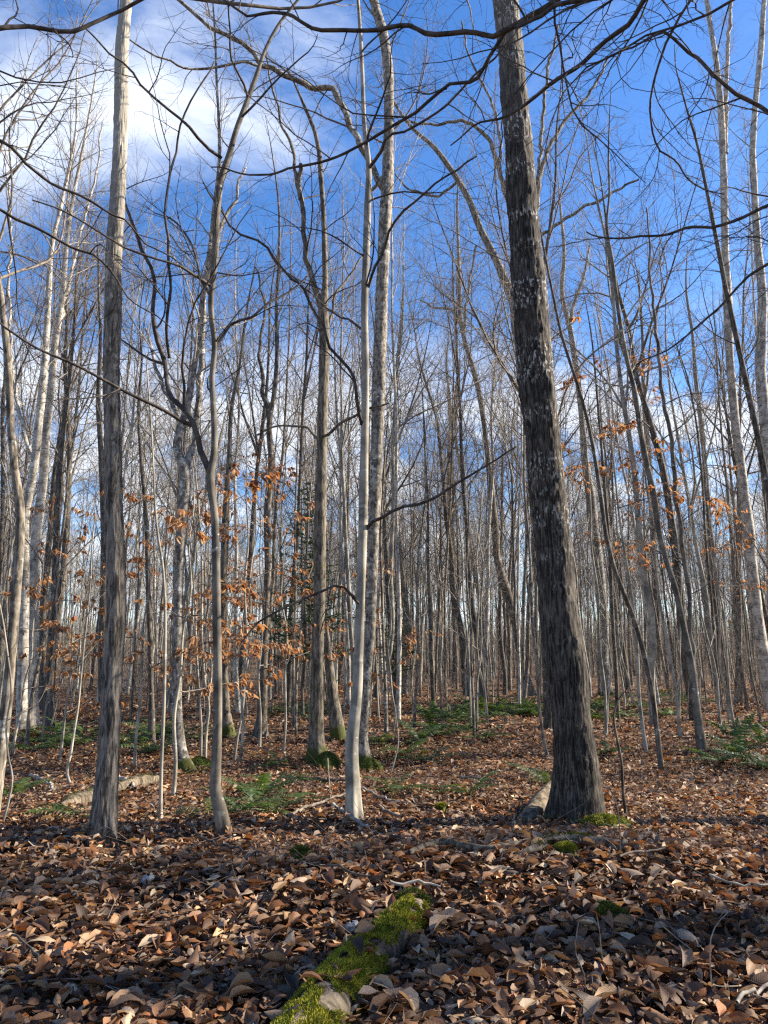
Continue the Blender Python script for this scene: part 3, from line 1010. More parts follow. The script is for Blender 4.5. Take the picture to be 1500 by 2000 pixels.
    hero('sapling', 'thin dark sapling slanting left, between the largest trunk and the two-stemmed beech', 'maple',
         [(1292, 1505, 11), (1282, 1417, 9), (1273, 1350, 9), (1259, 1283, 9.5), (1241, 1217, 9), (1215, 1150, 8.5), (1202, 1117, 8.5), (1185, 1050, 8), (1173, 967, 8), (1163, 900, 7.5), (1150, 833, 7), (1133, 767, 6.5), (1111, 700, 6), (1100, 665, 6), (1080, 575, 5), (1062, 485, 4)],
         'beech', 1.5, 900, (), 'twig_dark', 10, .08, .2, cat='sapling', seed=24, scale=dict(l1=1.0, d1=2.0))
    hero('birch_tree', 'tall grey-white birch at right, forked near the top edge', 'birch',
         [(1509, 1392, 30), (1494, 1300, 24), (1478, 1200, 23), (1469, 1117, 21), (1462, 1033, 22), (1453, 967, 20), (1446, 900, 17), (1437, 833, 16.5), (1431, 767, 16), (1425, 700, 15), (1422, 600, 18), (1417, 500, 14), (1415, 400, 14), (1412, 300, 12.5), (1407, 200, 12), (1396, 100, 10), (1386, 40, 9), (1380, 0, 8)],
         'birch', 2.5, 420, [[(1418, 300, 9), (1417, 200, 9, .1), (1419, 120, 8, .1), (1424, 50, 7, .1), (1432, -20, 6, .1)]], 'twig_pale', 18, .07, .3, seed=25, scale=dict(l1=1.6))
    hero('birch_tree', 'grey birch trunk against the right edge of the photo, wavering upwards', 'birch',
         [(1530, 1420, 30), (1520, 1200, 24), (1508, 1000, 22), (1497, 850, 21), (1486, 733, 20), (1488, 640, 18), (1489, 580, 17), (1480, 480, 14), (1474, 380, 12.5), (1470, 300, 12), (1476, 200, 11), (1486, 100, 11), (1493, 0, 9)],
         'birch', 2.5, 500, (), 'twig_pale', 18, .07, .3, seed=26, scale=dict(l1=1.5))
    hero('maple_tree', 'thin black stem crossing in front of the right-hand birches', 'maple',
         [(1540, 1440, 18), (1525, 1150, 14), (1508, 1000, 13), (1493, 920, 12), (1477, 840, 11), (1463, 773, 11), (1447, 700, 10), (1430, 620, 9.5), (1415, 550, 9), (1396, 450, 8), (1376, 350, 6), (1360, 275, 5), (1342, 215, 4)],
         'sparse', 1.5, 760, (), 'twig_dark', 12, .08, .3, seed=27)
    hero('birch_tree', 'mottled grey birch just right of the largest trunk, with moss at its foot', 'pale',
         [(1183, 1358, 27), (1178, 1283, 22), (1178, 1217, 22), (1173, 1150, 20), (1166, 1080, 19), (1159, 1033, 20), (1153, 967, 19), (1143, 900, 14), (1138, 833, 12), (1132, 767, 12), (1123, 700, 12), (1113, 640, 11), (1098, 575, 9), (1102, 500, 7), (1096, 420, 5)],
         'birch', 2, 690, [[(1112, 640, 8), (1122, 590, 7, .3), (1140, 540, 6, .4), (1152, 480, 4, .5)]], 'twig_brown', 14, .08, .3, seed=28, scale=dict(l1=1.5))
    hero('maple_tree', 'grey trunk leaning left, standing just left of the largest trunk', 'grey',
         [(1036, 1358, 22), (1029, 1325, 17), (1018, 1283, 16), (1006, 1217, 15), (988, 1150, 18), (973, 1100, 15), (967, 1033, 15), (960, 967, 14), (954, 900, 12), (946, 833, 10), (936, 767, 11), (918, 700, 10), (909, 670, 9.5), (900, 625, 9), (897, 550, 8), (895, 480, 6), (893, 400, 4)],
         'birch', 2, 760, [[(900, 635, 6), (880, 605, 6, .3), (845, 600, 4.5, .6), (820, 585, 3, .8)], [(905, 655, 7), (915, 560, 5, -.3), (930, 480, 4, -.4)]], 'twig_brown', 12, .08, .3, seed=29, scale=dict(l1=1.4))
    hero('maple_tree', 'spreading limbed tree half hidden behind the largest trunk', 'grey',
         [(1108, 1372, 30), (1085, 1200, 28), (1062, 1000, 27), (1040, 850, 25), (1022, 720, 24), (1010, 640, 22), (1001, 582, 19), (985, 545, 17), (969, 508, 15), (955, 480, 14), (940, 450, 13), (912, 382, 12), (880, 330, 11), (845, 285, 9), (810, 255, 7), (770, 200, 5)],
         'maple', 1, 500,
         [[(1010, 640, 14), (1020, 520, 13, .6), (1010, 430, 12, .7), (990, 385, 10, .7), (970, 318, 9, .6), (950, 265, 8, .5), (915, 240, 7, .4), (850, 242, 5, .3), (790, 238, 4, .2)],
          [(1015, 560, 13, .6), (1045, 430, 11, .8), (1050, 375, 10, .8), (1068, 298, 8, .9), (1100, 240, 7, 1), (1150, 185, 5.5, 1.1), (1190, 110, 4, 1.2)],
          [(975, 330, 7, .6), (978, 290, 6, .7), (960, 200, 5, .8), (920, 120, 4, .9), (900, 40, 3, 1)],
          [(1048, 385, 8, .8), (1058, 260, 7, 1.2), (1068, 150, 6, 1.3), (1090, 50, 4, 1.4)],
          [(1030, 480, 7, .6), (1100, 430, 6.5, .3), (1180, 385, 5.5, .2), (1250, 350, 4, 0)],
          [(898, 350, 6), (860, 380, 5, .3), (800, 370, 4, .5), (770, 340, 3, .6)]],
         'twig_brown', 14, .1, .3, seed=30, scale=dict(l1=1.7, d1=2.8, d3=4))
    for k, (lab, mat, pts, seed) in enumerate((
        ('dark brown straight trunk in the middle distance, right of the fern-ringed clearing', 'maple', [(889, 1332, 15), (890, 1250, 11), (886, 1150, 10.5), (886, 1080, 10), (879, 1000, 9), (876, 900, 7), (880, 800, 6), (872, 700, 4)], 31),
        ('slim brown trunk leaning left, next right of the straight dark brown trunk', 'maple', [(950, 1326, 13), (943, 1250, 10), (935, 1160, 10), (924, 1100, 9), (914, 1033, 8), (905, 950, 7), (890, 850, 6), (896, 740, 4)], 32),
        ('shadowed mid-distance trunk with a crooked top, right of the blotched centre trunk', 'grey', [(789, 1358, 18), (793, 1283, 15), (793, 1217, 13), (784, 1110, 11), (776, 1040, 11), (770, 960, 11), (772, 880, 9), (775, 800, 8), (774, 740, 7), (780, 660, 5)], 33),
        ('dark trunk with spreading foot, behind the leaf-hung saplings at left', 'maple', [(96, 1428, 24), (95, 1350, 18), (101, 1250, 15), (107, 1150, 14), (112, 1000, 13), (118, 900, 11), (128, 800, 9), (140, 700, 6)], 34),
        ('slim shadowed trunk standing just left of the grey furrowed trunk', 'maple', [(203, 1425, 17), (200, 1320, 15), (201, 1200, 14), (203, 1050, 12), (198, 900, 11), (192, 780, 9), (196, 650, 6)], 35),
        ('short-looking dark trunk between the furrowed trunk and the birch clump', 'maple', [(297, 1452, 14), (296, 1380, 11), (294, 1280, 11), (290, 1150, 10), (285, 1000, 9), (276, 900, 7), (270, 800, 5)], 36),
        ('dark trunk with a wide mossy foot hidden behind the forked beech', 'mossy', [(447, 1440, 26), (441, 1390, 17), (438, 1300, 14), (436, 1150, 13), (440, 1000, 12), (447, 900, 10), (452, 800, 8), (470, 700, 5)], 37),
        ('grey trunk at right between the two-stemmed beech and the birches', 'grey', [(1418, 1330, 15), (1408, 1240, 13), (1395, 1150, 12), (1388, 1050, 11), (1380, 950, 10), (1372, 850, 9), (1360, 750, 8), (1352, 650, 6), (1340, 560, 4)], 38),
        ('dark straight pole tree behind the two-stemmed beech', 'maple', [(1285, 1325, 15), (1283, 1200, 13), (1276, 1050, 12), (1268, 900, 11), (1258, 780, 9), (1255, 660, 6), (1248, 560, 4)], 39),
    )):
        hero('maple_tree', lab, mat, pts, 'birch', 2.5, 900, (), 'twig_brown', 10, .15, .45, .25, 3, seed=seed, scale=dict(l1=1.5, d1=2.8, s1=4, rmin=.003, d3=3.5))
    for lab, pts, ext, ylo, mt, seed in (
        ('thin dead crooked stem in front of the ferns, right of the largest trunk', [(1223, 1598, 7), (1217, 1550, 6), (1213, 1483, 5.5), (1203, 1433, 5), (1199, 1395, 4), (1212, 1360, 3), (1226, 1345, 2)], 0, 1440, 'maple', 41),
        ('slender grey sapling just left of the largest trunk', [(1069, 1478, 7), (1060, 1433, 6), (1052, 1367, 6), (1047, 1283, 5.5), (1040, 1217, 5.5), (1036, 1100, 5), (1024, 950, 5), (1022, 800, 4), (1008, 700, 3)], 1.5, 950, 'grey', 42),
        ('thin pale sapling carrying orange leaves between furrowed trunk and birch clump', [(313, 1605, 8), (315, 1500, 7), (320, 1383, 7), (322, 1283, 6), (321, 1150, 6), (317, 1100, 5), (309, 1050, 5), (303, 990, 4), (299, 900, 3)], 1, 1050, 'beech', 43),
        ('short crooked sapling left of the furrowed trunk, bent at its foot', [(140, 1537, 6), (132, 1517, 6), (139, 1467, 5.5), (145, 1427, 5), (152, 1383, 5), (157, 1333, 4), (163, 1270, 4), (172, 1190, 3)], 1, 1300, 'beech', 44),
        ('twisted pale sapling right of the forked beech', [(457, 1487, 6), (464, 1440, 5), (473, 1390, 5), (478, 1320, 4.5), (482, 1240, 4), (478, 1150, 4), (485, 1050, 3)], 1.5, 1250, 'beech', 45),
        ('left one of a pair of thin saplings before the birch clump', [(392, 1488, 5.5), (393, 1420, 5), (388, 1340, 5), (383, 1260, 4.5), (380, 1160, 4), (370, 1050, 3)], 1.5, 1200, 'beech', 46),
        ('right one of a pair of thin saplings before the birch clump', [(401, 1487, 6), (404, 1420, 5), (408, 1390, 5), (400, 1330, 5), (394, 1230, 4.5), (395, 1120, 4), (390, 1020, 3)], 1.5, 1150, 'beech', 47),
        ('thin bent sapling against the left edge of the photo', [(4, 1613, 6), (18, 1560, 5), (24, 1520, 5), (17, 1480, 4), (12, 1420, 3.5), (22, 1350, 3)], .8, 1450, 'beech', 48),
        ('thin reddish sapling in front of the fern bank, centre right', [(926, 1440, 6), (925, 1380, 5), (921, 1310, 5), (920, 1230, 4.5), (912, 1140, 4), (915, 1040, 3)], 1.5, 1200, 'grey', 49),
        ('thin pale stem beside the reddish sapling at the fern bank', [(919, 1418, 4.5), (918, 1350, 4), (914, 1260, 4), (905, 1170, 3.5), (903, 1080, 3)], 1.5, 1200, 'beech', 50),
        ('slender grey sapling right of the blotched centre trunk', [(754, 1432, 9), (753, 1350, 7), (749, 1260, 6), (746, 1150, 5.5), (743, 1060, 5), (748, 950, 4)], 2, 1200, 'grey', 51),
        ('brown sapling left of the dark straight trunk, mid distance', [(847, 1388, 9), (843, 1300, 8), (840, 1200, 7), (836, 1100, 6), (836, 1000, 5), (830, 880, 4)], 2, 1150, 'maple', 52),
        ('slim sapling left of the mossy trunk, standing in low ferns', [(574, 1418, 7), (573, 1330, 6), (574, 1250, 5), (577, 1150, 4.5), (576, 1050, 4), (578, 950, 3)], 2, 1200, 'grey', 53),
        ('slender dark sapling behind the dead crooked stem', [(1207, 1410, 9), (1204, 1330, 8), (1196, 1200, 7.5), (1192, 1100, 7), (1181, 950, 6), (1170, 820, 5), (1160, 700, 4)], 2, 1000, 'maple', 54),
        ('thin sapling beyond the fern bed at the right edge', [(1461, 1388, 7), (1447, 1300, 6), (1438, 1200, 6), (1430, 1080, 5.5), (1420, 950, 5), (1408, 830, 4), (1400, 700, 3)], 2, 1050, 'grey', 55),
        ('thin straight sapling between the two-stemmed beech and the fern bed', [(1411, 1385, 6), (1399, 1290, 6), (1392, 1200, 5.5), (1378, 1050, 5), (1370, 920, 4.5), (1352, 780, 3.5)], 2, 1050, 'maple', 56),
    ):
        hero('sapling', lab, mt, pts, 'sparse', ext, ylo, (), 'twig_brown', 8, .06, .25, .06, 3, cat='sapling', seed=seed, scale=dict(l1=.75, d1=2.6, l2=.45, l3=.2))


build_heroes()


# ------------------------------------------------------------------ trees beside the viewpoint whose limbs reach over the view
def overhang(label, base, trunk_r, h, limbs, twig, seed, prm):
    loc = np.array([base[0], base[1], float(ground(*base))])
    root = thing('overhanging_tree', label, 'tree', Vector(loc))
    rg = rng_(seed)
    k = 9
    P = np.array([[rg.normal(0, .04) * i, rg.normal(0, .04) * i, -.15 + (h + .15) * i / (k - 1)] for i in range(k)])
    R = trunk_r * np.linspace(1, .15, k)
    a = Acc()
    trunk_tube(a, P, R, 16, .12, .4, .25, 3, 0, seed=seed)
    link('trunk', a.mesh('trunk', [M['beech_dark']]), root)
    c = Acc()
    stems = [(P, R, .55)]
    for lm in limbs:
        LP, LR = [], []
        for p in lm:
            q, m = at(p[0], p[1], p[3])
            LP.append(q - loc)
            LR.append(p[2] * .5 * m)
        z0 = LP[0][2] - .7
        LP.insert(0, np.array([np.interp(z0, P[:, 2], P[:, 0]), np.interp(z0, P[:, 2], P[:, 1]), z0]))
        LR.insert(0, LR[0] * 1.25)
        LP, LR = np.array(LP), np.array(LR) * .84
        q, r, L = resample(LP, LR, max(10, int(L_(LP) / .06)))
        q = kink(q, seed + len(stems), .02)
        LP, LR = q, r
        tubes(c, q[None], r[None], 8, 1, .06, seed)  # dark twig colour: low tone of the wood plus backlit shade painted in
        stems.append((LP, LR, .25))
    crown(stems, prm, rng_(seed), c)
    link('crown', c.mesh('crown', [M['beech_dark'], M['twig_dark']]), root)


def build_overhang():
    p = dict(d1=3.4, l1=1.3, a1=.85, d2=8.5, l2=.42, d3=10, l3=.16, flat=.85, t1=.0, t2=0, t3=0, rmin=.0009, tp=.5, w1=.15, w2=.19, w3=.26, rk=.0052)
    overhang('dark limbs reaching in across the top from a beech standing right of the view', (2.75, 2.1), .11, 9,
             [[(1100, 0, 14, 3.4), (1050, 28, 13, 3.4), (1000, 47, 13, 3.4), (950, 57, 12, 3.45), (875, 62, 11.5, 3.5), (815, 57, 11, 3.55), (750, 52, 10, 3.6), (700, 54, 9.5, 3.6), (625, 48, 9, 3.6), (575, 38, 8, 3.65), (525, 22, 7, 3.7), (475, 12, 6, 3.7), (430, -4, 5, 3.7), (380, -30, 3.5, 3.7)],
              [(1250, 0, 12, 3.6), (1215, 35, 11.5, 3.7), (1175, 80, 11, 3.8), (1125, 125, 10, 3.9), (1070, 170, 9, 4.0), (1035, 205, 8, 4.1), (990, 232, 6, 4.2), (940, 250, 4.5, 4.3), (880, 285, 3, 4.4)],
              [(1010, 44, 9, 3.4), (1000, 52, 9, 3.5), (970, 102, 9, 3.6), (925, 150, 8.5, 3.7), (875, 185, 8, 3.8), (825, 215, 7.5, 3.9), (775, 245, 7, 4.0), (700, 282, 6.5, 4.1), (650, 305, 6, 4.2), (575, 325, 5.5, 4.3), (475, 332, 4.5, 4.4), (400, 320, 3, 4.5)]],
             'twig_dark', 61, p)
    overhang('dark curved limb entering at the top left corner from a tree outside', (-2.6, 2.3), .09, 8,
             [[(-40, 62, 12, 3.4), (0, 54, 11, 3.4), (50, 48, 10.5, 3.45), (125, 42, 10, 3.5), (190, 30, 9, 3.55), (220, 18, 8.5, 3.6), (250, 7, 8, 3.6), (300, -4, 7, 3.65), (340, -25, 5, 3.7)],
              [(-60, 260, 9, 4.2), (0, 275, 8, 4.3), (60, 315, 7, 4.4), (110, 360, 6.5, 4.5), (180, 400, 5.5, 4.6), (240, 450, 4.5, 4.7), (310, 490, 3.5, 4.8), (400, 540, 2.5, 5)],
              [(-60, 380, 8, 4.2), (0, 405, 7.5, 4.3), (70, 445, 7, 4.4), (130, 480, 6, 4.5), (210, 525, 5, 4.6), (260, 580, 4, 4.7), (330, 640, 2.5, 4.8)]],
             'twig_dark', 62, p)
    overhang('dark limbs with zigzag twigs entering from the right edge', (4.3, 4.0), .09, 9,
             [[(1520, 235, 10, 4.4), (1475, 205, 9.5, 4.5), (1435, 175, 9, 4.5), (1400, 145, 8.5, 4.5), (1350, 110, 8, 4.6), (1295, 83, 7, 4.6), (1250, 90, 5, 4.7), (1200, 108, 4, 4.8), (1140, 140, 3, 4.9)],
              [(1530, 395, 9, 4.6), (1500, 410, 8, 4.7), (1450, 430, 7.5, 4.8), (1350, 447, 7, 4.9), (1300, 457, 6, 5), (1250, 470, 5.5, 5.1), (1200, 467, 4.5, 5.2), (1150, 450, 3, 5.3)],
              [(1540, 500, 8, 4.7), (1500, 512, 7, 4.8), (1440, 560, 6, 4.9), (1380, 620, 5, 5), (1310, 680, 4, 5.1), (1240, 720, 3, 5.2)],
              [(1360, -20, 7, 4.4), (1350, 0, 6.5, 4.4), (1320, 70, 6, 4.5), (1285, 140, 5.5, 4.6), (1268, 195, 5, 4.7), (1275, 250, 4.5, 4.8), (1310, 300, 4, 4.9), (1350, 350, 3.5, 5), (1420, 385, 2.5, 5)]],
             'twig_dark', 63, p)


build_overhang()


# ------------------------------------------------------------------ beech saplings that keep their orange leaves
HANG, HANGV = [], []
for k in range(10):
    rg0 = rng_(500 + k)
    v, q, uv = leaf_shape(rg0, 4, 1, rg0.uniform(.30, .42))
    a = Acc()
    a.add(v, q)
    HANGV.append((v, q, uv))
    HANG.append(a.mesh('leaf', [M['leaf_hang']], True, {'leafuv': ('FLOAT_VECTOR', uv)}))
HANGCOL = np.array([(.33, .18, .095), (.27, .14, .072), (.43, .26, .135), (.23, .115, .06), (.38, .20, .085), (.46, .31, .185)])


def hang_leaves(root, tips, n, rg, size=.1, cmul=1.0, n_obj=300):
    """leaf objects along the given twig curves (k, m, 3), drooping"""
    some = rg.permutation(len(tips))[:max(12, int(n * .8))]
    k = some[rg.integers(0, len(some), n)]
    j = rg.integers(1, tips.shape[1], n)
    p = tips[k, j]
    d = nrm(tips[k, j] - tips[k, j - 1])
    Rm = rot_leaf(np.arctan2(d[:, 1], d[:, 0]) + rg.normal(0, .7, n), rg.normal(.75, .35, n), rg.normal(0, .6, n))
    sz = size * rg.uniform(.6, 1.25, n)
    var = rg.integers(0, len(HANG), n)
    col = HANGCOL[rg.integers(0, len(HANGCOL), n)] * rg.uniform(.75, 1.2, (n, 1)) * cmul
    m = n_obj if n_obj < n else n
    for a in range(m):
        o = link('leaf', HANG[var[a]], root)
        o.matrix_local = Matrix.LocRotScale(Vector(p[a]), Matrix(Rm[a].tolist()), Vector((sz[a],) * 3))
        o.color = (*col[a], 1)
    acc, C, UV = Acc(), [], []
    for a in range(m, n):
        v, q, uv = HANGV[var[a]]
        acc.add((v * sz[a]) @ Rm[a].T + p[a], q)
        C.append(np.repeat([[*col[a], 1]], len(v), 0))
        UV.append(uv)
    if C:
        o = link('foliage', acc.mesh('foliage', [M['foliage']], True, {'leafcol': ('FLOAT_COLOR', np.concatenate(C)), 'leafuv': ('FLOAT_VECTOR', np.concatenate(UV))}), root)
        o['kind'] = 'stuff'


def beech_sapling(bx, by, h, label, n_leaf, seed, r=.014, lean=(0, 0), t0=.25, l1=1.2, group=None, size=.085, only_y=None):
    size = .092 if size < .083 else size * 1.08
    base = gp(bx, by)
    rg = rng_(seed)
    root = thing('beech_sapling', label, 'sapling', Vector(base), group)
    k = 9
    P = np.array([[lean[0] * (i / 8) ** 1.3 * h + rg.normal(0, .025), lean[1] * (i / 8) * h + rg.normal(0, .025), -.1 + (h + .1) * i / 8] for i in range(k)])
    R = r * np.linspace(1, .2, k)
    a = Acc()
    trunk_tube(a, P, R, 8, .1, .3, .06, 3, 0, seed=seed)
    link('stem', a.mesh('stem', [M['beech']]), root)
    c = Acc()
    B1, B2, B3 = crown([(P, R, t0)], dict(d1=6.5 / max(h, 1) * 1.6, l1=l1, a1=1.25, tp=.55, d2=5, l2=.45, d3=5, l3=.18, flat=.92, t1=-.01, t2=-.015, t3=-.02, rmin=.0018), rg, c, 0, True)
    link('branches', c.mesh('branches', [M['twig_brown']]), root)
    if n_leaf:
        tips = np.concatenate([B2[:, [1, 3, 5, 6]], B2[:, [2, 4, 5, 6]], B3, B1[:, [6, 8, 9, 10]]])
        hang_leaves(root, tips, int(n_leaf * 1.9), rg, size)
    return root


def build_saplings():
    g = 'beech saplings keeping their orange leaves'
    for bx, by, h, lab, n, seed, lean, t0, l1 in (
        (262, 1500, 3.6, 'leafy beech sapling with orange leaves behind the grey furrowed trunk', 290, 71, (.02, 0), .22, 1.5),
        (470, 1492, 3.9, 'orange-leaved beech sapling just right of the forked beech', 290, 72, (.02, .05), .3, 1.5),
        (118, 1490, 2.9, 'low orange-leaved beech sapling before the white birches at left', 217, 73, (.05, 0), .22, 1.3),
        (335, 1560, 3.0, 'orange-leaved beech sapling in front of the mossy birch clump', 217, 74, (.03, -.02), .3, 1.15),
        (556, 1470, 3.4, 'orange-leaved beech sapling left of the mossy trunk', 246, 75, (-.04, 0), .32, 1.2),
        (668, 1420, 3.3, 'brown-leaved beech sapling behind the pale centre beech', 174, 76, (.03, 0), .2, 1.2),
        (764, 1428, 2.6, 'brown-leaved beech sapling right of the blotched centre trunk', 130, 77, (.0, 0), .25, 1.0),
        (28, 1478, 2.6, 'brown-leaved beech sapling at the left edge behind the leaning trunk', 159, 78, (.05, 0), .3, 1.2),
        (205, 1470, 3.3, 'copper-leaved beech sapling seen behind the grey furrowed trunk, lower branches near the fern patch', 240, 86, (.05, 0), .2, 1.5),
        (505, 1462, 4.2, 'copper-leaved beech sapling midway between the forked beech and the mossy trunk', 250, 87, (-.02, 0), .28, 1.6),
        (85, 1450, 3.6, 'copper-leaved beech sapling between the two white birches and the furrowed trunk', 200, 88, (.03, 0), .25, 1.4),
        (402, 1435, 4.4, 'tall brown-leaved beech sapling behind the birch clump', 246, 79, (.02, 0), .25, 1.7),
    ):
        beech_sapling(bx, by, h, lab, n, seed, .013 + .002 * h, lean, t0, l1, g)
    g2 = 'beech saplings with a few high leaves'
    for bx, by, h, lab, n, seed, lean, t0, l1 in (
        (1262, 1470, 6.4, 'tall thin beech sapling with scattered orange leaves, left of the two-stemmed beech', 200, 81, (-.06, 0), .42, 1.5),
        (1325, 1440, 6.6, 'tall thin beech sapling with scattered orange leaves, behind the two-stemmed beech', 210, 82, (-.07, 0), .35, 1.6),
        (1188, 1440, 6.2, 'tall thin beech sapling with sparse leaves, right behind the largest trunk', 170, 83, (-.03, 0), .45, 1.3),
        (1440, 1425, 5.4, 'thin beech sapling with orange leaves behind the fern bed', 150, 84, (-.05, 0), .4, 1.4),
        (1490, 1380, 4.0, 'small beech sapling with low brown leaves at the right edge', 120, 85, (-.03, 0), .2, 1.3),
    ):
        beech_sapling(bx, by, h, lab, n, seed, .012 + .0025 * h, lean, t0, l1, g2, .082)


build_saplings()


# ------------------------------------------------------------------ the wood behind: copies of a few kinds of tree
def make_proto(kind, seed):
    rg = rng_(seed)
    H, r, t0, mt, tw, prm = dict(
        tall=(15.5, .085, .38, 'grey', 'twig_brown', dict(d1=2.9, l1=3.2, a1=.8, d2=5.0, l2=.42, d3=5.0, l3=.42, flat=.2, t1=.06, t2=.03, w1=.12, w2=.14, s1=4, rmin=.0026)),
        dark=(14.0, .095, .35, 'maple', 'twig_brown', dict(d1=2.6, l1=3.5, a1=.9, d2=5.0, l2=.42, d3=5.0, l3=.42, flat=.3, t1=.05, t2=.03, w1=.13, w2=.15, s1=4, rmin=.0026)),
        birch=(15.0, .075, .42, 'birch', 'twig_pale', dict(d1=3.4, l1=2.8, a1=.7, d2=5.2, l2=.42, d3=5, l3=.42, flat=.2, t1=.06, t2=.04, w1=.11, w2=.13, s1=4, rmin=.0026)),
        pale=(13.0, .065, .45, 'beech', 'twig_pale', dict(d1=3.0, l1=2.8, a1=.9, d2=5.2, l2=.42, d3=5, l3=.40, flat=.4, t1=.04, t2=.03, w1=.12, w2=.14, s1=4, rmin=.0032)),
        pole=(8.0, .030, .35, 'grey', 'twig_brown', dict(d1=2.6, l1=1.7, a1=.9, d2=4, l2=.42, d3=3.5, l3=.4, flat=.5, t1=.04, t2=.02, w1=.12, w2=.14, s1=4, rmin=.0028)),
        whip=(5.0, .018, .30, 'beech', 'twig_pale', dict(d1=3.4, l1=1.2, a1=1.0, d2=4.5, l2=.42, d3=3.5, l3=.3, flat=.6, t1=.03, t2=.01, w1=.12, w2=.14, s1=4, rmin=.0025)),
    )[kind]
    k = 14
    lean = rg.normal(0, .035, 2)
    wob = np.cumsum(np.cumsum(rg.normal(0, .030 if H > 9 else .028, (k, 2)), 0) * .55 + rg.normal(0, .05, (k, 2)), 0)
    P = np.array([[lean[0] * H * i / (k - 1) + wob[i, 0], lean[1] * H * i / (k - 1) + wob[i, 1], -.2 + (H + .2) * i / (k - 1)] for i in range(k)])
    P[:, :2] -= P[0, :2]
    R = r * (1 - np.linspace(0, 1, k) ** 1.1) + .006
    a = Acc()
    trunk_tube(a, P, R, 9, .35, .4, .22, 3, 0, seed=seed)
    stems = [(P, R, t0)]
    c = Acc()
    for _ in range(rg.integers(1, 4) if H > 9 else rg.integers(0, 2)):          # forks
        i = rg.integers(5, 10)
        az = rg.uniform(0, 6.28)
        d = nrm(np.array([math.cos(az), math.sin(az), rg.uniform(1.2, 2.8)]))
        q, rr = grow(P[i][None], d[None], np.array([(H - P[i, 2]) * rg.uniform(.6, .95)]), np.array([R[i] * .65]), 10, .06, .06, rg, .12)
        tubes(c, q, rr, 6, 0)
        stems.append((q[0], rr[0], .2))
    crown(stems, prm, rg, c)
    return a.mesh('trunk', [M[mt]]), c.mesh('crown', [M[mt], M[tw]])


def make_brush(seed):
    rg = rng_(seed)
    t, c = Acc(), Acc()
    st = []
    for i in range(rg.integers(4, 7)):
        d = np.array([rg.normal(0, .3), rg.normal(0, .3), 1.0])
        P, R = grow(np.array([[rg.normal(0, .06), rg.normal(0, .06), -.1]]), d[None], np.array([rg.uniform(1.6, 3.6)]), np.array([.011]), 9, .07, .04, rg, .3)
        tubes(t, P, R, 5)
        st.append((P[0], R[0], .12))
    crown(st, dict(d1=5, l1=.9, a1=.8, d2=5, l2=.5, d3=4.5, l3=.28, flat=.3, t1=.04, t2=.02, w1=.13, w2=.16, s1=4, rmin=.0024), rg, c)
    return t.mesh('trunk', [M['grey']]), c.mesh('crown', [M['grey'], M['twig_brown']])


PROTO = {k: [make_proto(k, 300 + 10 * i + j) for j in range(n)] for i, (k, n) in enumerate(
    (('tall', 4), ('dark', 3), ('birch', 3), ('pale', 3), ('pole', 4), ('whip', 3)))}

PROTO['brush'] = [make_brush(390 + i) for i in range(4)]
MARKS = [(-200, 'left edge'), (55, 'white birches'), (215, 'grey furrowed trunk'), (420, 'forked beech'), (622, 'mossy dark trunk'),
         (715, 'centre trunks'), (1000, 'left-leaning trunk'), (1100, 'largest trunk'), (1350, 'two-stemmed beech'), (1480, 'right-hand birches'), (1700, 'right edge')]
KIND_LOOK = {'tall': ('bare_tree', 'grey slender bare tree', 'tree'), 'dark': ('bare_tree', 'dark brown bare tree', 'tree'), 'birch': ('birch_tree', 'whitish birch tree', 'tree'),
             'pale': ('bare_tree', 'pale smooth slim tree', 'tree'), 'pole': ('sapling', 'thin grey pole sapling', 'sapling'), 'whip': ('sapling', 'whip-thin pale sapling', 'sapling'), 'brush': ('bare_shrub', 'many-stemmed low bare shrub', 'shrub')}
ORD = ['first', 'second', 'third', 'fourth', 'fifth', 'sixth', 'seventh', 'eighth', 'ninth', 'tenth', 'eleventh', 'twelfth', 'thirteenth', 'fourteenth', 'fifteenth', 'sixteenth', 'seventeenth', 'eighteenth', 'nineteenth', 'twentieth']


sh = np.array([sun_dir[0], sun_dir[1]]) / math.hypot(sun_dir[0], sun_dir[1])
# rows in which the photograph shows sunlit trunks: nothing taller stands sunward of them
LIT = [(1.44, 6.1, .45), (-.23, 6.02, .4), (-.99, 5.14, .35), (-.84, 10.2, .3), (-.24, 9.8, .3), (-2.27, 9.3, .4), (0, 4.0, .3), (2, 4.9, .35), (4.2, 10.7, .3)]
LIT += [(o.location[0], o.location[1], .45) for o in bpy.data.objects if o.get('category') == 'tree' and 'white birch' in o.get('label', '')]


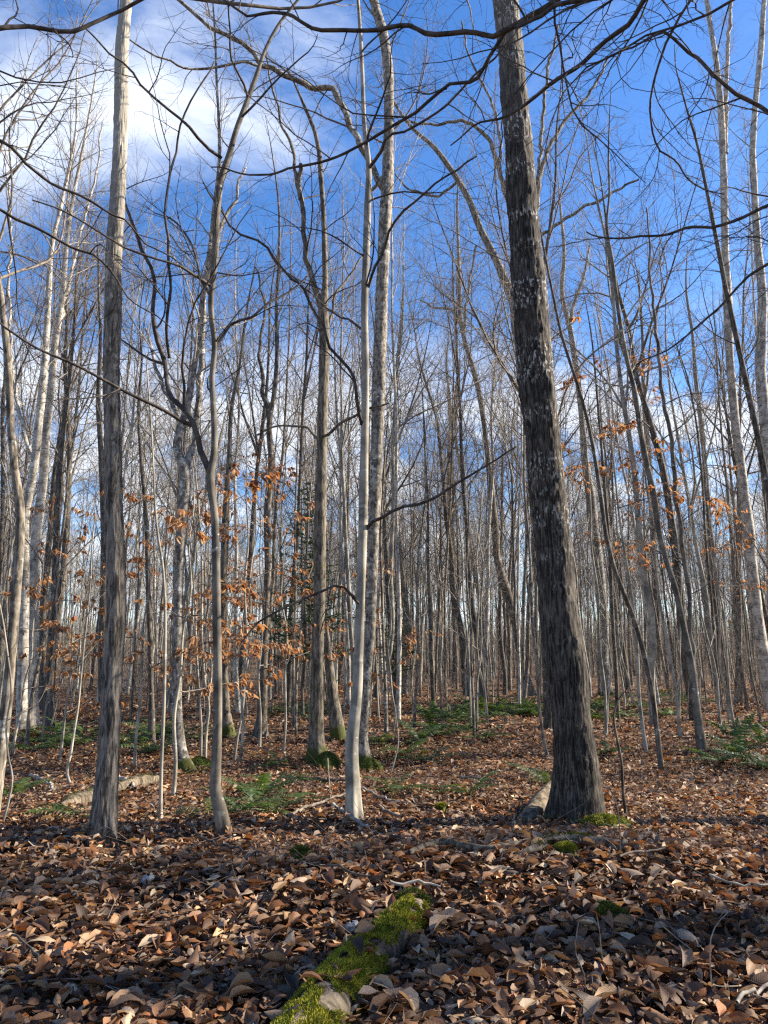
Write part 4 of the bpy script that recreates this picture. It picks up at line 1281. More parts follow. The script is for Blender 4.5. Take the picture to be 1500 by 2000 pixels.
def build_wood():
    rg = rng_(99)
    pts = []
    taken = [tuple(o.location[:2]) for o in bpy.data.objects if o.parent is None and o.get('category') in ('tree', 'sapling')]
    def put(n, y0, y1, mind, kinds, power=1.0):
        got = tries = 0
        while got < n and tries < n * 60:
            tries += 1
            y = math.sqrt(rg.uniform(y0 * y0, y1 * y1)) if power == 1 else rg.uniform(y0, y1)
            half = .52 * y + .5
            x = rg.uniform(-half, half)
            # a little more open towards the left, as in the photograph
            if rg.random() > (.62 if x < -.1 * y else 1.0):
                continue
            if y < 24 and any(abs((x - a) * sh[1] - (y - b) * sh[0]) < w and x > a for a, b, w in LIT):
                continue
            if any((x - a) ** 2 + (y - b) ** 2 < mind * mind for a, b in taken):
                continue
            taken.append((x, y))
            pts.append((x, y, kinds[rg.choice(len(kinds))]))
            got += 1
    put(26, 12.5, 20, 1.3, ['tall', 'pale', 'birch', 'dark', 'pole'])
    put(92, 18, 38, 1.0, ['tall', 'tall', 'dark', 'dark', 'birch', 'pale'])
    put(88, 34, 56, .9, ['tall', 'tall', 'dark', 'dark', 'birch', 'pale'])
    put(48, 11, 20, .55, ['pole', 'whip', 'whip'])
    put(190, 18, 46, .6, ['pole', 'pole', 'whip'])
    put(40, 15, 42, .5, ['brush'])
    # labels: which gap it stands in, how far back; the near ones by their order in that gap
    rows = {}
    for i, (x, y, k) in enumerate(pts):
        px, py, _ = proj([x, y, float(ground(x, y))])
        g = max(j for j in range(len(MARKS) - 1) if px >= MARKS[j][0] or j == 0)
        gap = 'between %s and %s' % (MARKS[g][1], MARKS[g + 1][1])
        dist = 'near' if y < 20 else 'mid' if y < 34 else 'far'
        rows.setdefault((k, g, dist), []).append((px, i, gap))
    lab = {}
    for (k, g, dist), lst in rows.items():
        lst.sort()
        for n, (px, i, gap) in enumerate(lst):
            look = KIND_LOOK[k][1]
            back = {'near': 'nearer', 'mid': 'mid-distance', 'far': 'far back'}[dist]
            lab[i] = ('%s standing %s %s' % (look, back, gap)) if len(lst) == 1 else '%s, %s from left, %s %s' % (look, ORD[min(n, 19)], back, gap)
    for i, (x, y, k) in enumerate(pts):
        nm, look, cat = KIND_LOOK[k]
        tr, cr = PROTO[k][rg.integers(0, len(PROTO[k]))]
        root = thing(nm, lab[i], cat, Vector((x, y, float(ground(x, y)))), {'tree': 'bare trees of the wood behind', 'shrub': 'bare shrubs under the trees'}.get(cat, 'thin saplings in the wood behind'))
        s = rg.uniform(.78, 1.12)
        t = rg.uniform(.55, 1.05) * s
        if k == 'brush':
            s = t = rg.uniform(.6, 1.1)
        root.rotation_euler = (rg.normal(0, .03), rg.normal(0, .03), rg.uniform(0, 6.28))
        root.scale = (t, t, s)
        link('trunk', tr, root)
        link('crown', cr, root)


build_wood()


def mass_trees(name, label, spots, seed, kinds, smin=.8, smax=1.15):
    """a far wood as one object: points that carry copies of the same kinds of tree"""
    rg = rng_(seed)
    spots = np.asarray(spots)
    me = bpy.data.meshes.new(name)
    z = ground(spots[:, 0], spots[:, 1])
    me.vertices.add(len(spots))
    me.vertices.foreach_set('co', np.column_stack([spots, z]).astype(np.float32).ravel())
    me.update()
    o = link(name, me)
    tag(o, label, None, None, 'stuff')
    src = {}
    for ob in bpy.data.objects:
        if ob.parent and ob.name.startswith('crown') and ob.data not in src:
            src[ob.data] = ob
    trunk_of = {ob.parent: ob for ob in bpy.data.objects if ob.parent and ob.name.startswith('trunk')}
    ng = bpy.data.node_groups.new(name, 'GeometryNodeTree')
    ng.interface.new_socket('Geometry', in_out='INPUT', socket_type='NodeSocketGeometry')
    ng.interface.new_socket('Geometry', in_out='OUTPUT', socket_type='NodeSocketGeometry')
    N, Lk = ng.nodes.new, ng.links.new
    gi, go = N('NodeGroupInput'), N('NodeGroupOutput')
    allj = N('GeometryNodeJoinGeometry')
    n = 0
    for k in kinds:
        for tr, cr in PROTO[k]:
            if cr not in src:
                continue
            j = N('GeometryNodeJoinGeometry')
            for ob in (trunk_of[src[cr].parent], src[cr]):
                oi = N('GeometryNodeObjectInfo')
                oi.inputs['Object'].default_value = ob
                Lk(oi.outputs['Geometry'], j.inputs[0])
            g2i = N('GeometryNodeGeometryToInstance')
            Lk(j.outputs[0], g2i.inputs[0])
            Lk(g2i.outputs[0], allj.inputs[0])
            n += 1
    iop = N('GeometryNodeInstanceOnPoints')
    iop.inputs['Pick Instance'].default_value = True
    ri = N('FunctionNodeRandomValue')
    ri.data_type = 'INT'
    ri.inputs[4].default_value = 0
    ri.inputs[5].default_value = n - 1
    ri.inputs['Seed'].default_value = seed
    rr = N('FunctionNodeRandomValue')
    rr.data_type = 'FLOAT_VECTOR'
    rr.inputs[0].default_value = (-.05, -.05, 0)
    rr.inputs[1].default_value = (.05, .05, 6.28)
    rr.inputs['Seed'].default_value = seed + 1
    rs = N('FunctionNodeRandomValue')
    rs.data_type = 'FLOAT'
    rs.inputs[2].default_value = smin
    rs.inputs[3].default_value = smax
    rs.inputs['Seed'].default_value = seed + 2
    Lk(gi.outputs[0], iop.inputs['Points'])
    Lk(allj.outputs[0], iop.inputs['Instance'])
    Lk(ri.outputs[2], iop.inputs['Instance Index'])
    Lk(rr.outputs[0], iop.inputs['Rotation'])
    Lk(rs.outputs[1], iop.inputs['Scale'])
    Lk(iop.outputs[0], go.inputs[0])
    md = o.modifiers.new('trees', 'NODES')
    md.node_group = ng
    return o


def build_masses():
    rg = rng_(5)

    def wedge(n, y0, y1):
        y = np.sqrt(rg.uniform(y0 ** 2, y1 ** 2, n))
        return np.column_stack([rg.uniform(-.64, .54, n) * y, y])
    mass_trees('far_woods', 'distant grey-brown mass of bare trunks and twigs filling the back of the wood', wedge(480, 52, 155), 6, ('tall', 'dark', 'birch', 'pale'))
    mass_trees('far_saplings', 'distant thicket of thin saplings between the far trunks', wedge(1300, 38, 155), 16, ('pole', 'whip'), .7, 1.1)
    mass_trees('far_brush', 'distant grey-brown brush of twigs low between the far trunks', wedge(1700, 40, 158), 26, ('brush',), .7, 1.7)
    # the same wood goes on to the right of the view and shades it
    s = []
    tries = 0
    while len(s) < 62 and tries < 9000:
        tries += 1
        x, y = rg.uniform(4.0, 38), rg.uniform(-7, 34)
        if x < .60 * y + 2.6 or any((x - a) ** 2 + (y - b) ** 2 < 3.5 for a, b in s):
            continue
        if any(abs((x - a) * sh[1] - (y - b) * sh[0]) < w for a, b, w in LIT):
            continue
        s.append((x, y))
    mass_trees('surrounding_woods', 'bare wood going on beyond the right edge of the view', s, 8, ('tall', 'dark', 'birch', 'pale'))


build_masses()


# ------------------------------------------------------------------ young firs, plus unseen trees added for their shade
def fir(bx, by, h, label, seed, at_=None, wide=.30, t0=.22, dn=1.0, nw=.007, per=18):
    base = gp(bx, by) if at_ is None else np.array([at_[0], at_[1], float(ground(*at_))])
    rg = rng_(seed)
    root = thing('fir_tree', label, 'tree', Vector(base))
    P = np.array([[rg.normal(0, .02), rg.normal(0, .02), -.1 + (h + .1) * i / 7] for i in range(8)])
    R = np.linspace(.035, .006, 8)
    a = Acc()
    trunk_tube(a, P, R, 8, .15, .3, .1, 3, 0, seed=seed)
    link('trunk', a.mesh('trunk', [M['maple']]), root)
    c = Acc()
    p, d, r, idx, u = spawn(P[None], R[None], np.array([int(h * per)]), t0, .98, 1.45, .12, rg)
    L1 = h * wide * (1.08 - u) * rg.uniform(.6, 1.15, len(u))
    B, RB = grow(p, d, L1, np.full(len(u), .006), 7, .05, .02, rg)
    tubes(c, B, RB, 4, 0)
    p, d, r, idx2, u2 = spawn(B, RB, np.maximum(3, (L1 * 16).astype(int)), .15, 1, .9, .1, rg, 1.0)
    L2 = L1[idx2] * .38 * (1.1 - u2) + .05
    B2, RB2 = grow(p, d, L2, np.full(len(u2), .002), 4, .05, 0, rg)
    tubes(c, B2, RB2, 3, 0)
    link('branches', c.mesh('branches', [M['twig_brown']]), root)
    nd = Acc()
    for Bx, dens in ((B2, 150), (B, 120)):
        LL = np.linalg.norm(np.diff(Bx, axis=1), axis=2).sum(1)
        p, d, r, idx, u = spawn(Bx, np.zeros(Bx.shape[:2]), np.maximum(4, (LL * dens * dn).astype(int)), .05, 1, .95, .15, rg, .8)
        L = rg.uniform(.03, .048, len(p))[:, None]
        side = nrm(np.cross(d, rg.normal(0, 1, d.shape))) * nw
        V = np.stack([p - side, p + side, p + d * L], 1)
        nd.add(V, np.arange(len(p) * 3).reshape(-1, 3))
    o = link('needles', nd.mesh('needles', [M['needle']], False), root)
    o['kind'] = 'stuff'


def build_firs():
    fir(592, 1400, 5.2, 'young green fir behind the orange leaves, left of the mossy trunk', 91)
    a = Acc()
    trunk_tube(a, np.array([[0, 0, -.2], [.03, 0, 4], [-.02, .03, 8], [0, 0, 10.6]]), np.array([.13, .115, .10, .07]), 14, .15, .4, .25, 3, .006, seed=95)
    z = float(ground(9.0, 7.4))
    tag(link('dead_snag', a.mesh('dead_snag', [M['grey']]), None, (9.0, 7.4, z)), 'tall bare snag standing off to the right of the view', 'snag')  # unseen snag, added so its shadow darkens the left furrowed trunk
    fir(0, 0, 9.0, 'added tall fir out of view at right, placed to shade the leaves', 93, (7.2, 6.12), .15, .40, .5, .008, 17)  # unseen fir added to cast a band of shade across the litter
    fir(0, 0, 7.0, 'added fir out of view right of the viewpoint, placed for its shade', 94, (6.2, 4.50), .09, .3, .4, .008, 15)  # second unseen fir, added so the lower foreground falls in shade
    fir(775, 1375, 3.3, 'smaller dark green fir right of the blotched centre trunk', 92)


build_firs()


# ------------------------------------------------------------------ ferns
def frond_mesh(seed, n=15):
    rg = rng_(seed)
    acc = Acc()
    t = np.linspace(0, 1, n + 1)
    arch = rg.uniform(.25, .5)
    C = np.column_stack([t, rg.normal(0, .05) * t * t, arch * (t - 1.15 * t * t) + .02])
    tubes(acc, C[None, ::3], np.linspace(.008, .003, len(C[::3]))[None], 3)
    V, Fq = [], []
    for i in range(1, n + 1):
        L = .17 * math.sin(math.pi * min(1, (t[i] * .86 + .12)) ** .9) + .012
        for sgn in (-1, 1):
            p = C[i - 1] * .5 + C[i] * .5
            d = np.array([.28, sgn, rg.normal(-.12, .12)])
            d /= np.linalg.norm(d)
            w = np.array([.027, 0, rg.normal(0, .004)])
            b = len(V)
            mid = p + d * L * .45
            V += [p - w * .6, p + w * .8, mid + w, mid - w * .8, p + d * L + [0, 0, -.02]]
            Fq.append(((b, b + 1, b + 2, b + 3), (b + 3, b + 2, b + 4)))
    acc.add(V, [f[0] for f in Fq])
    acc.n -= len(V)                       # the tip triangles use the same vertices
    acc.f[3].append(np.array([f[1] for f in Fq]) + acc.n)
    acc.mi[3].append(np.zeros(len(Fq), np.int32))
    acc.n += len(V)
    return acc.mesh('frond', [M['fern']], False)


FROND = [frond_mesh(700 + i) for i in range(5)]


def fern(px, py, label, n, size, seed, group='evergreen ferns on the forest floor', up=.0):
    base = gp(px, py)
    rg = rng_(seed)
    root = thing('fern', label, 'fern', Vector(base), group)
    for i in range(n):
        o = link('frond', FROND[rg.integers(0, len(FROND))], root)
        s = size * 1.12 * rg.uniform(.7, 1.2)
        yaw = 2 * math.pi * (i + rg.uniform(-.3, .3)) / n
        Rm = rot_leaf(np.array(yaw), np.array(rg.normal(-.12 - up, .16)), np.array(rg.normal(0, .25)))
        o.matrix_local = Matrix.LocRotScale(Vector((math.cos(yaw) * .02, math.sin(yaw) * .02, .03)), Matrix(Rm.tolist()), Vector((s, s, s)))


def build_ferns():
    L = [
        (1440, 1478, 'largest fern of the bed right of the two-stemmed beech', 12, .52, .35), (1478, 1500, 'fern at the right edge, lowest in the bed', 10, .48, .1),
        (1405, 1492, 'fern touching the foot of the two-stemmed beech', 9, .42, .1), (1488, 1455, 'fern at the right edge, upper part of the bed', 9, .45, .2),
        (1425, 1440, 'fern behind the largest fern of the right bed', 8, .45, .3), (1470, 1425, 'back fern of the bed at the right edge', 9, .45, .1),
        (500, 1562, 'dark fern right of the curved foot of the forked beech', 10, .42, .1), (525, 1592, 'fern lowest of those right of the forked beech', 8, .38, .0),
        (470, 1590, 'fern closest to the curved foot of the forked beech', 8, .36, .1), (540, 1545, 'fern between the forked beech and the mossy trunk', 8, .38, .05),
        (405, 1600, 'small fern left of the curved foot of the forked beech', 6, .28, 0), (160, 1603, 'small flat fern left of the grey furrowed trunk', 6, .30, 0),
        (540, 1500, 'fern low against the ground left of the mossy trunk foot', 7, .40, 0), (775, 1548, 'fern right of the foot of the pale centre beech', 7, .38, .05),
        (915, 1560, 'bright green fern alone in the brown leaves, centre right', 6, .36, .1), (1070, 1535, 'fern tucked left of the largest trunk', 7, .36, .15),
        (1185, 1475, 'fern right of the largest trunk, behind the dead crooked stem', 8, .34, .1), (820, 1450, 'bright fern at the left end of the fern bank', 9, .48, .2),
        (790, 1475, 'fern right of the blotched centre trunk foot', 8, .45, .1), (870, 1440, 'sunlit fern in the middle of the fern bank', 9, .50, .2),
        (845, 1420, 'upright sunlit fern at the front of the fern bank', 8, .50, .4), (905, 1430, 'flat fern right of the sunlit fern', 8, .45, .05),
        (950, 1445, 'low fern right end of the fern bank front', 7, .42, .05), (830, 1490, 'fern below the fern bank, nearer', 7, .42, 0),
        (20, 1560, 'dark fern at the left edge', 7, .4, .05), (65, 1470, 'dark fern left of the crooked sapling', 8, .5, .05),
        (130, 1462, 'dark fern behind the crooked sapling', 8, .5, .05), (290, 1472, 'low fern between furrowed trunk and birch clump', 8, .5, 0),
        (735, 1455, 'fern between the blotched trunk and the brown-leaved sapling', 7, .45, .1), (1300, 1400, 'fern left of the two-stemmed beech, farther back', 8, .5, .1),
    ]
    for i, (x, y, lab, n, s, up) in enumerate(L):
        fern(x, y, lab, n, s, 800 + i, up=up)
    # farther patches, each a bed of many clumps
    rg = rng_(870)
    acc = Acc()
    fv = []
    for m in FROND[:3]:
        co = np.empty(len(m.vertices) * 3, np.float32)
        m.vertices.foreach_get('co', co)
        fv.append((co.reshape(-1, 3).astype(float), [tuple(p.vertices) for p in m.polygons]))
    for cx, cy, sx, sy, n in ((950, 1392, 70, 12, 20), (1060, 1392, 60, 14, 12), (1210, 1390, 60, 20, 14), (870, 1400, 60, 12, 8), (150, 1440, 80, 12, 8), (590, 1390, 55, 14, 12), (300, 1440, 70, 14, 10), (1330, 1365, 60, 12, 10)):
        for _ in range(n):
            b = gp(cx + rg.normal(0, sx * .6), cy + rg.normal(0, sy * .6))
            yaw0 = rg.uniform(0, 6.28)
            for i in range(6):
                v, f = fv[rg.integers(0, 3)]
                Rm = rot_leaf(np.array(yaw0 + i * 1.05 + rg.normal(0, .2)), np.array(rg.normal(-.15, .18)), np.array(rg.normal(0, .25)))
                w = (v * .5 * rg.uniform(.7, 1.2)) @ Rm.T + b + [0, 0, .03]
                q = [x for x in f if len(x) == 4]
                t = [x for x in f if len(x) == 3]
                acc.add(w, q)
                if t:
                    acc.n -= len(w)
                    acc.f[3].append(np.array(t) + acc.n)
                    acc.mi[3].append(np.zeros(len(t), np.int32))
                    acc.n += len(w)
    o = link('fern_patches', acc.mesh('fern_patches', [M['fern']], False))
    tag(o, 'low dark green fern beds farther back on the forest floor', None, None, 'stuff')


build_ferns()


# ------------------------------------------------------------------ logs, fallen branches, moss, sticks
def fuzz(parent, surf, nrmv, n_len, mat, seed, name='moss'):
    rg = rng_(seed)
    N = len(surf)
    d = nrm(nrmv + rg.normal(0, .45, (N, 3)))
    L = rg.uniform(.5, 1.2, N)[:, None] * n_len
    side = nrm(np.cross(d, rg.normal(0, 1, (N, 3)))) * n_len * .22
    V = np.stack([surf - side, surf + side, surf + d * L], 1)
    a = Acc()
    a.add(V, np.arange(N * 3).reshape(-1, 3))
    o = link(name, a.mesh(name, [M[mat]], False), parent)
    o['kind'] = 'stuff'
    return o


def ground_log(name, label, cat, pts, mat, lift=.5, sides=16, disp=.01, seed=1, moss=None, twigs=0):
    P, R = log_path(pts, lift)
    loc = P[0].copy()
    P = P - loc
    root = thing(name, label, cat, Vector(loc))
    Q, r, L = resample(P, R, max(8, int(L_(P) / .04)))
    a = Acc()
    trunk_tube(a, P, R, sides, .03, 0, .2, 3, disp, 9, seed, lumps=.12)
    cap = Q[:1] - (Q[1:2] - Q[:1]) * .05
    vs = a.v[0][:sides]
    a.add(np.concatenate([vs, cap]), [[(i + 1) % sides, i, sides] for i in range(sides)])
    c = link('bark', a.mesh('bark', [M[mat]]), root)
    if twigs:
        t = Acc()
        crown([(P, R, .2)], dict(d1=twigs, l1=.5, a1=.8, d2=2, d3=1, l3=.15, t1=-.03, rmin=.002), rng_(seed), t, 0)
        link('side_twigs', t.mesh('side_twigs', [M['twig_brown']]), root)
    if moss:
        n, ln, mt, t0, t1 = moss
        rg = rng_(seed + 9)
        u = rg.uniform(t0, t1, n) * (len(Q) - 1)
        i = np.clip(u.astype(int), 0, len(Q) - 2)
        f = (u - i)[:, None]
        T, A, B = frames(Q[None])
        th = rg.normal(0, .95, n)
        up = np.array([0, 0, 1.0])
        sd = nrm(np.cross(T[0], up))
        w = nrm(np.cross(sd, T[0]))
        nv = np.cos(th)[:, None] * w[i] + np.sin(th)[:, None] * sd[i]
        pp = Q[i] * (1 - f) + Q[i + 1] * f
        keep = vnoise(pp[:, 0] * 14 + 5, pp[:, 1] * 14 + 9, np.sin(th) * 2 + 3, 4) > .37
        pad = ln * (.4 + 1.2 * vnoise(pp[:, 0] * 22, pp[:, 1] * 22, th * 2, 8))
        surf = pp + nv * (r[i] + pad * .4)[:, None]
        fuzz(root, surf[keep], nv[keep], ln, mt, seed + 1)
    return root


def cushion(px, py, w, label, seed, mat='moss', n=2600, h=.4, ln=.014):
    c = gp(px, py)
    rad = w * .5 * np.linalg.norm(c - CAM) / F
    rg = rng_(seed)
    root = thing('moss_cushion', label, 'moss', Vector(c), 'moss cushions')
    u = np.sqrt(rg.random(n))
    th = rg.uniform(0, 6.28, n)
    lob = 1 + .25 * np.cos(3 * th + seed) + .15 * np.cos(5 * th + 2 * seed)
    x, y = u * lob * rad * np.cos(th), u * lob * rad * .8 * np.sin(th)
    z = h * rad * (1 - u ** 2) + (ground(c[0] + x, c[1] + y) - c[2]) + .055
    nv = nrm(np.column_stack([x / rad, y / rad, np.full(n, .9)]))
    fuzz(root, np.column_stack([x, y, z]), nv, ln, mat, seed, 'moss_tuft')
    k = 24
    a = Acc()
    ring, rows = np.arange(k) * 2 * math.pi / k, 6
    V = []
    for j in range(rows + 1):
        uu = j / rows
        lo = 1 + .25 * np.cos(3 * ring + seed) + .15 * np.cos(5 * ring + 2 * seed)
        xx, yy = uu * lo * rad * np.cos(ring), uu * lo * rad * .8 * np.sin(ring)
        zz = h * rad * (1 - uu ** 2) + (ground(c[0] + xx, c[1] + yy) - c[2]) + .05 - (.06 if j == rows else 0)
        V.append(np.column_stack([xx, yy, zz]))
    q = [(j * k + i, j * k + (i + 1) % k, (j + 1) * k + (i + 1) % k, (j + 1) * k + i) for j in range(rows) for i in range(k)]
    a.add(np.concatenate(V), q)
    link('moss_base', a.mesh('moss_base', [M['moss_dark']]), root)


def stick(pts, label, seed, mat='twig_brown', lift=.02, name='fallen_twig', cat='twig', group='sticks on the leaf litter', branch=2.0):
    P, R = [], []
    for x, y, w in pts:
        p = gp(x, y)
        m = np.linalg.norm(p - CAM) / F
        P.append(p + [0, 0, lift + .045])
        R.append(w * .5 * m)
    P, R = np.array(P), np.array(R)
    loc = P[0].copy()
    a = Acc()
    q, r, L = resample(P - loc, R, max(8, int(L_(P) / .05)))
    q = q + rng_(seed).normal(0, .006, q.shape)
    tubes(a, q[None], r[None], 6, 0, .06, seed)
    if branch:
        crown([(P - loc, R, .25)], dict(d1=branch, l1=.3, a1=.8, d2=3, d3=2, l3=.1, t1=.0, rmin=.0014), rng_(seed), a, 0)
    o = link(name, a.mesh(name, [M[mat]]), None, loc)
    tag(o, label, cat, group)


def stem(px, py, pts, label, seed, mat='twig_brown'):
    """a thin dead stalk standing up out of the litter"""
    b = gp(px, py)
    P, R = [b + [0, 0, -.03]], [2.6 * .5 * np.linalg.norm(b - CAM) / F]
    for x, y, w in pts:
        p, m = at(x, y, b[1])
        P.append(p)
        R.append(w * .5 * m)
    P = np.array(P)
    a = Acc()
    q, r, L = resample(P - b, np.array(R), max(8, int(L_(P) / .03)))
    tubes(a, q[None], r[None], 5)
    o = link('dead_stalk', a.mesh('dead_stalk', [M[mat]]), None, b)
    tag(o, label, 'stalk', 'thin dead stalks in the litter')


def build_floor_things():
    ground_log('mossy_log', 'half-buried log covered in yellow-green moss at the bottom centre', 'log',
               LOG_PX, 'log', -.3, 22, .014, 21,
               (36000, .013, 'moss', .2, .95))
    ground_log('fallen_branch', 'pale fallen branch lying across the leaves, left of the dark rotten log', 'branch',
               [(800, 1682, 9), (830, 1672, 14), (862, 1664, 15), (900, 1668, 14), (950, 1676, 14), (985, 1672, 13), (1010, 1664, 11)], 'log', .5, 10, .004, 22, None, 1.5)
    ground_log('rotten_log', 'dark rotten log lying in front of the largest trunk', 'log',
               [(1002, 1684, 10), (1035, 1676, 18), (1075, 1660, 24), (1130, 1658, 24), (1190, 1666, 24), (1250, 1672, 16)], 'maple', .0, 14, .014, 23, (1500, .012, 'moss_dark', .2, .7))
    ground_log('fallen_log', 'broken mossy log lying behind the grey furrowed trunk', 'log',
               [(118, 1588, 16), (150, 1576, 27), (190, 1563, 24), (225, 1552, 20), (262, 1541, 24), (305, 1531, 16)], 'log', .2, 14, .018, 24, (2600, .010, 'moss_dark', .05, .9))
    # leaning chunk of trunk behind the largest tree
    b, t = gp(1026, 1612), gp(1092, 1596)
    t = t + [0, .25, .17]
    root = thing('log_chunk', 'pale broken chunk of trunk leaning against the largest trunk', 'log', Vector(b))
    a = Acc()
    trunk_tube(a, np.array([[0, 0, -.02], (t - b) * .5 + [0, 0, .03], t - b]), np.array([.07, .085, .07]), 16, .025, 0, .2, 3, .02, 7, 25, lumps=.3)
    vs = a.v[0][:16]
    a.add(np.concatenate([vs, vs.mean(0)[None]]), [[(i + 1) % 16, i, 16] for i in range(16)])
    link('wood', a.mesh('wood', [M['log']]), root)
    cushion(1182, 1622, 72, 'bright yellow-green moss cushion at the foot of the largest trunk', 31, h=.35)
    cushion(1192, 1806, 42, 'dark green moss cushion among leaves right of the mossy log', 32, 'moss_dark')
    cushion(808, 1780, 52, 'dark moss cushion at the upper end of the mossy log', 33, 'moss_dark')
    cushion(1108, 1678, 34, 'small moss cushion in front of the dark rotten log', 34, 'moss')
    cushion(862, 1588, 22, 'tiny moss cushion in the leaves right of the centre beech', 35, 'moss', 900)
    cushion(640, 1500, 46, 'dark moss clump against the mossy trunk foot', 36, 'moss_dark', 2200, .9)
    cushion(388, 1506, 42, 'olive moss clump at the foot of the birch clump', 37, 'moss_dark', 2200, .8)
    cushion(722, 1508, 40, 'dark moss clump at the foot of the blotched centre trunk', 38, 'moss_dark', 2000, .8)
    cushion(585, 1682, 30, 'small dark moss patch in the leaves left of the fallen branch', 39, 'moss_dark', 1200)
    S = [
        ([(650, 1588, 8), (675, 1608, 7.5), (700, 1622, 7), (725, 1635, 5)], 'pale stick leaning across the toes of the centre beech', 'twig_pale'),
        ([(704, 1553, 4), (740, 1570, 4), (775, 1580, 3), (800, 1585, 2)], 'thin stick right of the centre beech', 'twig_pale'),
        ([(740, 1592, 7), (765, 1606, 6), (785, 1612, 4)], 'short thick stick right of the centre beech', 'twig_brown'),
        ([(560, 1610, 5), (610, 1590, 5), (660, 1570, 4), (690, 1560, 3)], 'brown stick left of the centre beech foot', 'twig_brown'),
        ([(560, 1532, 6), (610, 1532, 6), (660, 1537, 5), (690, 1535, 4)], 'dark horizontal stick before the mossy trunk', 'twig_dark'),
        ([(640, 1718, 5), (675, 1724, 5), (690, 1735, 4), (720, 1738, 3)], 'forked brown twig above the mossy log', 'twig_dark'),
        ([(760, 1757, 6), (800, 1755, 6), (840, 1755, 5), (858, 1758, 3)], 'lichened grey twig at the upper end of the mossy log', 'twig_pale'),
        ([(640, 1925, 6), (672, 1962, 6), (700, 1985, 5), (735, 2003, 4)], 'dark twig lying over the mossy log', 'twig_dark'),
        ([(612, 2000, 5), (640, 1965, 5), (655, 1950, 4)], 'pale twig lying over the mossy log', 'twig_pale'),
        ([(1390, 1735, 4), (1430, 1752, 4), (1470, 1757, 3), (1500, 1757, 3)], 'thin curved pale twig near the right edge', 'twig_pale'),
        ([(1440, 2000, 6), (1470, 1980, 6), (1500, 1965, 6)], 'pale twig at the bottom right corner', 'twig_pale'),
        ([(20, 1860, 4), (60, 1890, 4), (85, 1925, 4), (110, 1935, 3)], 'dark twig in the leaves at the lower left', 'twig_dark'),
        ([(370, 1625, 4), (420, 1670, 4), (470, 1685, 4), (520, 1695, 3)], 'dark twig in front of the forked beech', 'twig_dark'),
        ([(60, 1525, 5), (90, 1540, 5), (105, 1560, 4)], 'pale stick left of the furrowed trunk', 'twig_pale'),
        ([(228, 1532, 8), (250, 1540, 7), (265, 1555, 5)], 'stubby pale stick on the log behind the furrowed trunk', 'twig_pale'),
        ([(1215, 1700, 4), (1260, 1690, 4), (1300, 1685, 3)], 'thin twig below the dark rotten log', 'twig_brown'),
        ([(900, 1530, 5), (935, 1533, 4), (980, 1540, 3)], 'thin twig beside the lone bright fern', 'twig_brown'),
    ]
    for i, (p, lab, mt) in enumerate(S):
        stick(p, lab, 900 + i, mt)
    T = [
        (1393, 1945, [(1387, 1880, 3), (1388, 1835, 2.6), (1400, 1805, 2.4), (1422, 1782, 1.8)], 'tall bent pale stalk at the lower right'),
        (1212, 1678, [(1211, 1640, 2.6), (1208, 1590, 2.4), (1200, 1555, 1.8)], 'straight stalk right of the moss cushion'),
        (1168, 1672, [(1172, 1650, 2.6), (1184, 1620, 2)], 'short leaning stalk before the moss cushion'),
        (1205, 1675, [(1202, 1655, 2.2), (1185, 1640, 1.6)], 'short hooked stalk beside the straight one'),
        (1142, 1950, [(1140, 1900, 2.6), (1124, 1860, 2.4), (1130, 1800, 2)], 'thin stalk near the bottom, right of centre'),
        (1193, 1910, [(1176, 1870, 2.4), (1171, 1820, 2), (1165, 1785, 1.6)], 'thin stalk below the dark moss cushion'),
        (1155, 1950, [(1158, 1930, 2.2), (1156, 1905, 1.8)], 'short pale stalk at the bottom, right of centre'),
        (718, 1700, [(716, 1680, 2.4), (712, 1660, 1.8)], 'short stalk left of the fallen branch'),
        (645, 1560, [(643, 1530, 2.6), (641, 1500, 2.4), (640, 1480, 1.8)], 'pale stalk before the mossy trunk foot'),
        (760, 1515, [(772, 1480, 2.8), (778, 1450, 2.6), (776, 1420, 2.2), (772, 1385, 1.8)], 'pale branching stalk right of the blotched trunk'),
        (972, 1700, [(978, 1680, 2.6), (985, 1650, 2)], 'reddish stalk beside the fallen branch'),
    ]
    for i, (x, y, p, lab) in enumerate(T):
        stem(x, y, p, lab, 950 + i, 'twig_pale' if 'pale' in lab else 'twig_brown')
    # root toes of the centre beech
    # a pale stone among the leaves
    for px, py, w, lab in ((288, 1737, 24, 'pale stone in the shaded leaves at lower left'), (687, 1832, 26, 'pale stone left of the mossy log')):
        c = gp(px, py)
        r = w * .5 * np.linalg.norm(c - CAM) / F
        rg = rng_(px)
        a = Acc()
        k, rows = 12, 7
        V = []
        for j in range(rows):
            ph = -math.pi / 2 + math.pi * (j + .5) / rows
            th = np.arange(k) * 2 * math.pi / k
            rr = r * (.55 + .9 * vnoise(np.cos(th) * 1.3 + px, np.sin(th) * 1.3, ph * 1.3, 3))
            V.append(np.column_stack([rr * math.cos(ph) * np.cos(th), rr * math.cos(ph) * np.sin(th), rr * .7 * math.sin(ph) + np.zeros(k)]))
        V = np.concatenate(V)
        q = [(j * k + i, j * k + (i + 1) % k, (j + 1) * k + (i + 1) % k, (j + 1) * k + i) for j in range(rows - 1) for i in range(k)]
        a.add(V, q)
        o = link('stone', a.mesh('stone', [M['stone']], False), None, Vector(c + [0, 0, r * .4 + .03]))
        tag(o, lab, 'stone')


build_floor_things()


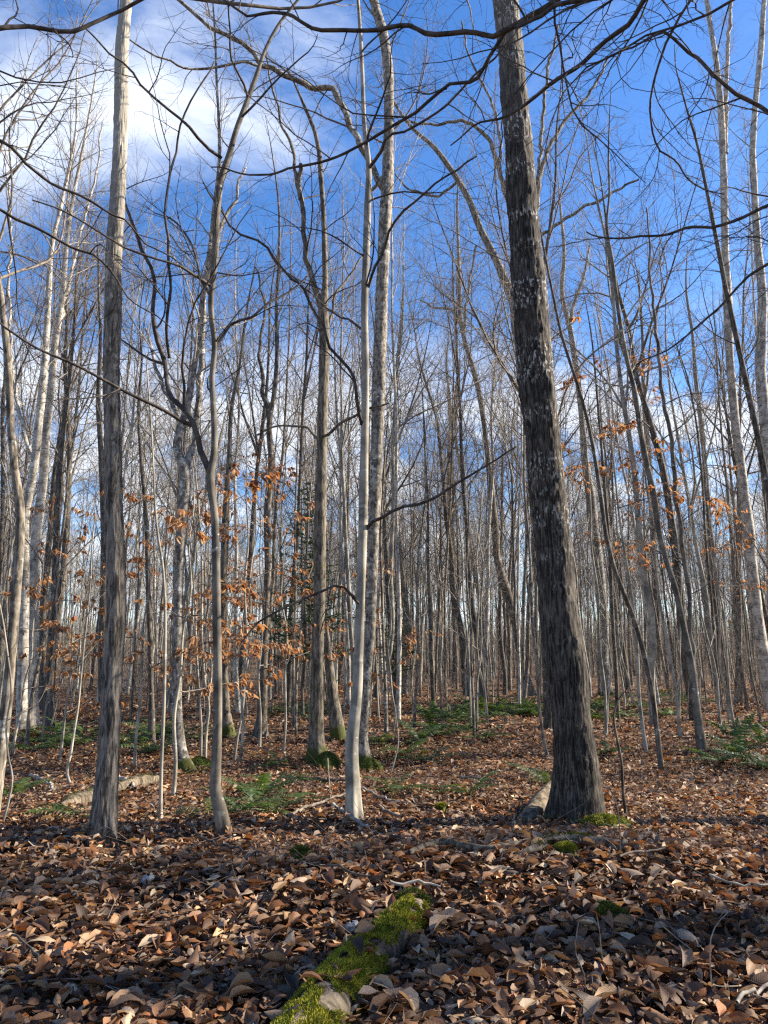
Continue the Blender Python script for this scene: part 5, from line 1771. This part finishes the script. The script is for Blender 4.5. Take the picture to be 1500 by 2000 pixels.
def build_crumbs():
    rg = rng_(77)
    n = 1500
    y = np.sqrt(rg.uniform(2.3 ** 2, 9 ** 2, n))
    x = rg.uniform(-.55, .55, n) * y
    p = np.column_stack([x, y, ground(x, y) + rg.uniform(.02, .06, n)])
    d = np.column_stack([rg.normal(0, 1, (n, 2)), rg.normal(0, .12, n)])
    P, R = grow(p, d, rg.lognormal(-2.1, .6, n), rg.uniform(.001, .0032, n), 4, .16, 0, rg, .5)
    a = Acc()
    tubes(a, P, R, 3)
    tag(link('twig_litter', a.mesh('twig_litter', [M['twig_brown']])), 'small broken twigs strewn among the fallen leaves', None, None, 'stuff')


build_crumbs()
print('TRIANGLES', TRI[0], 'OBJECTS', len(bpy.data.objects))
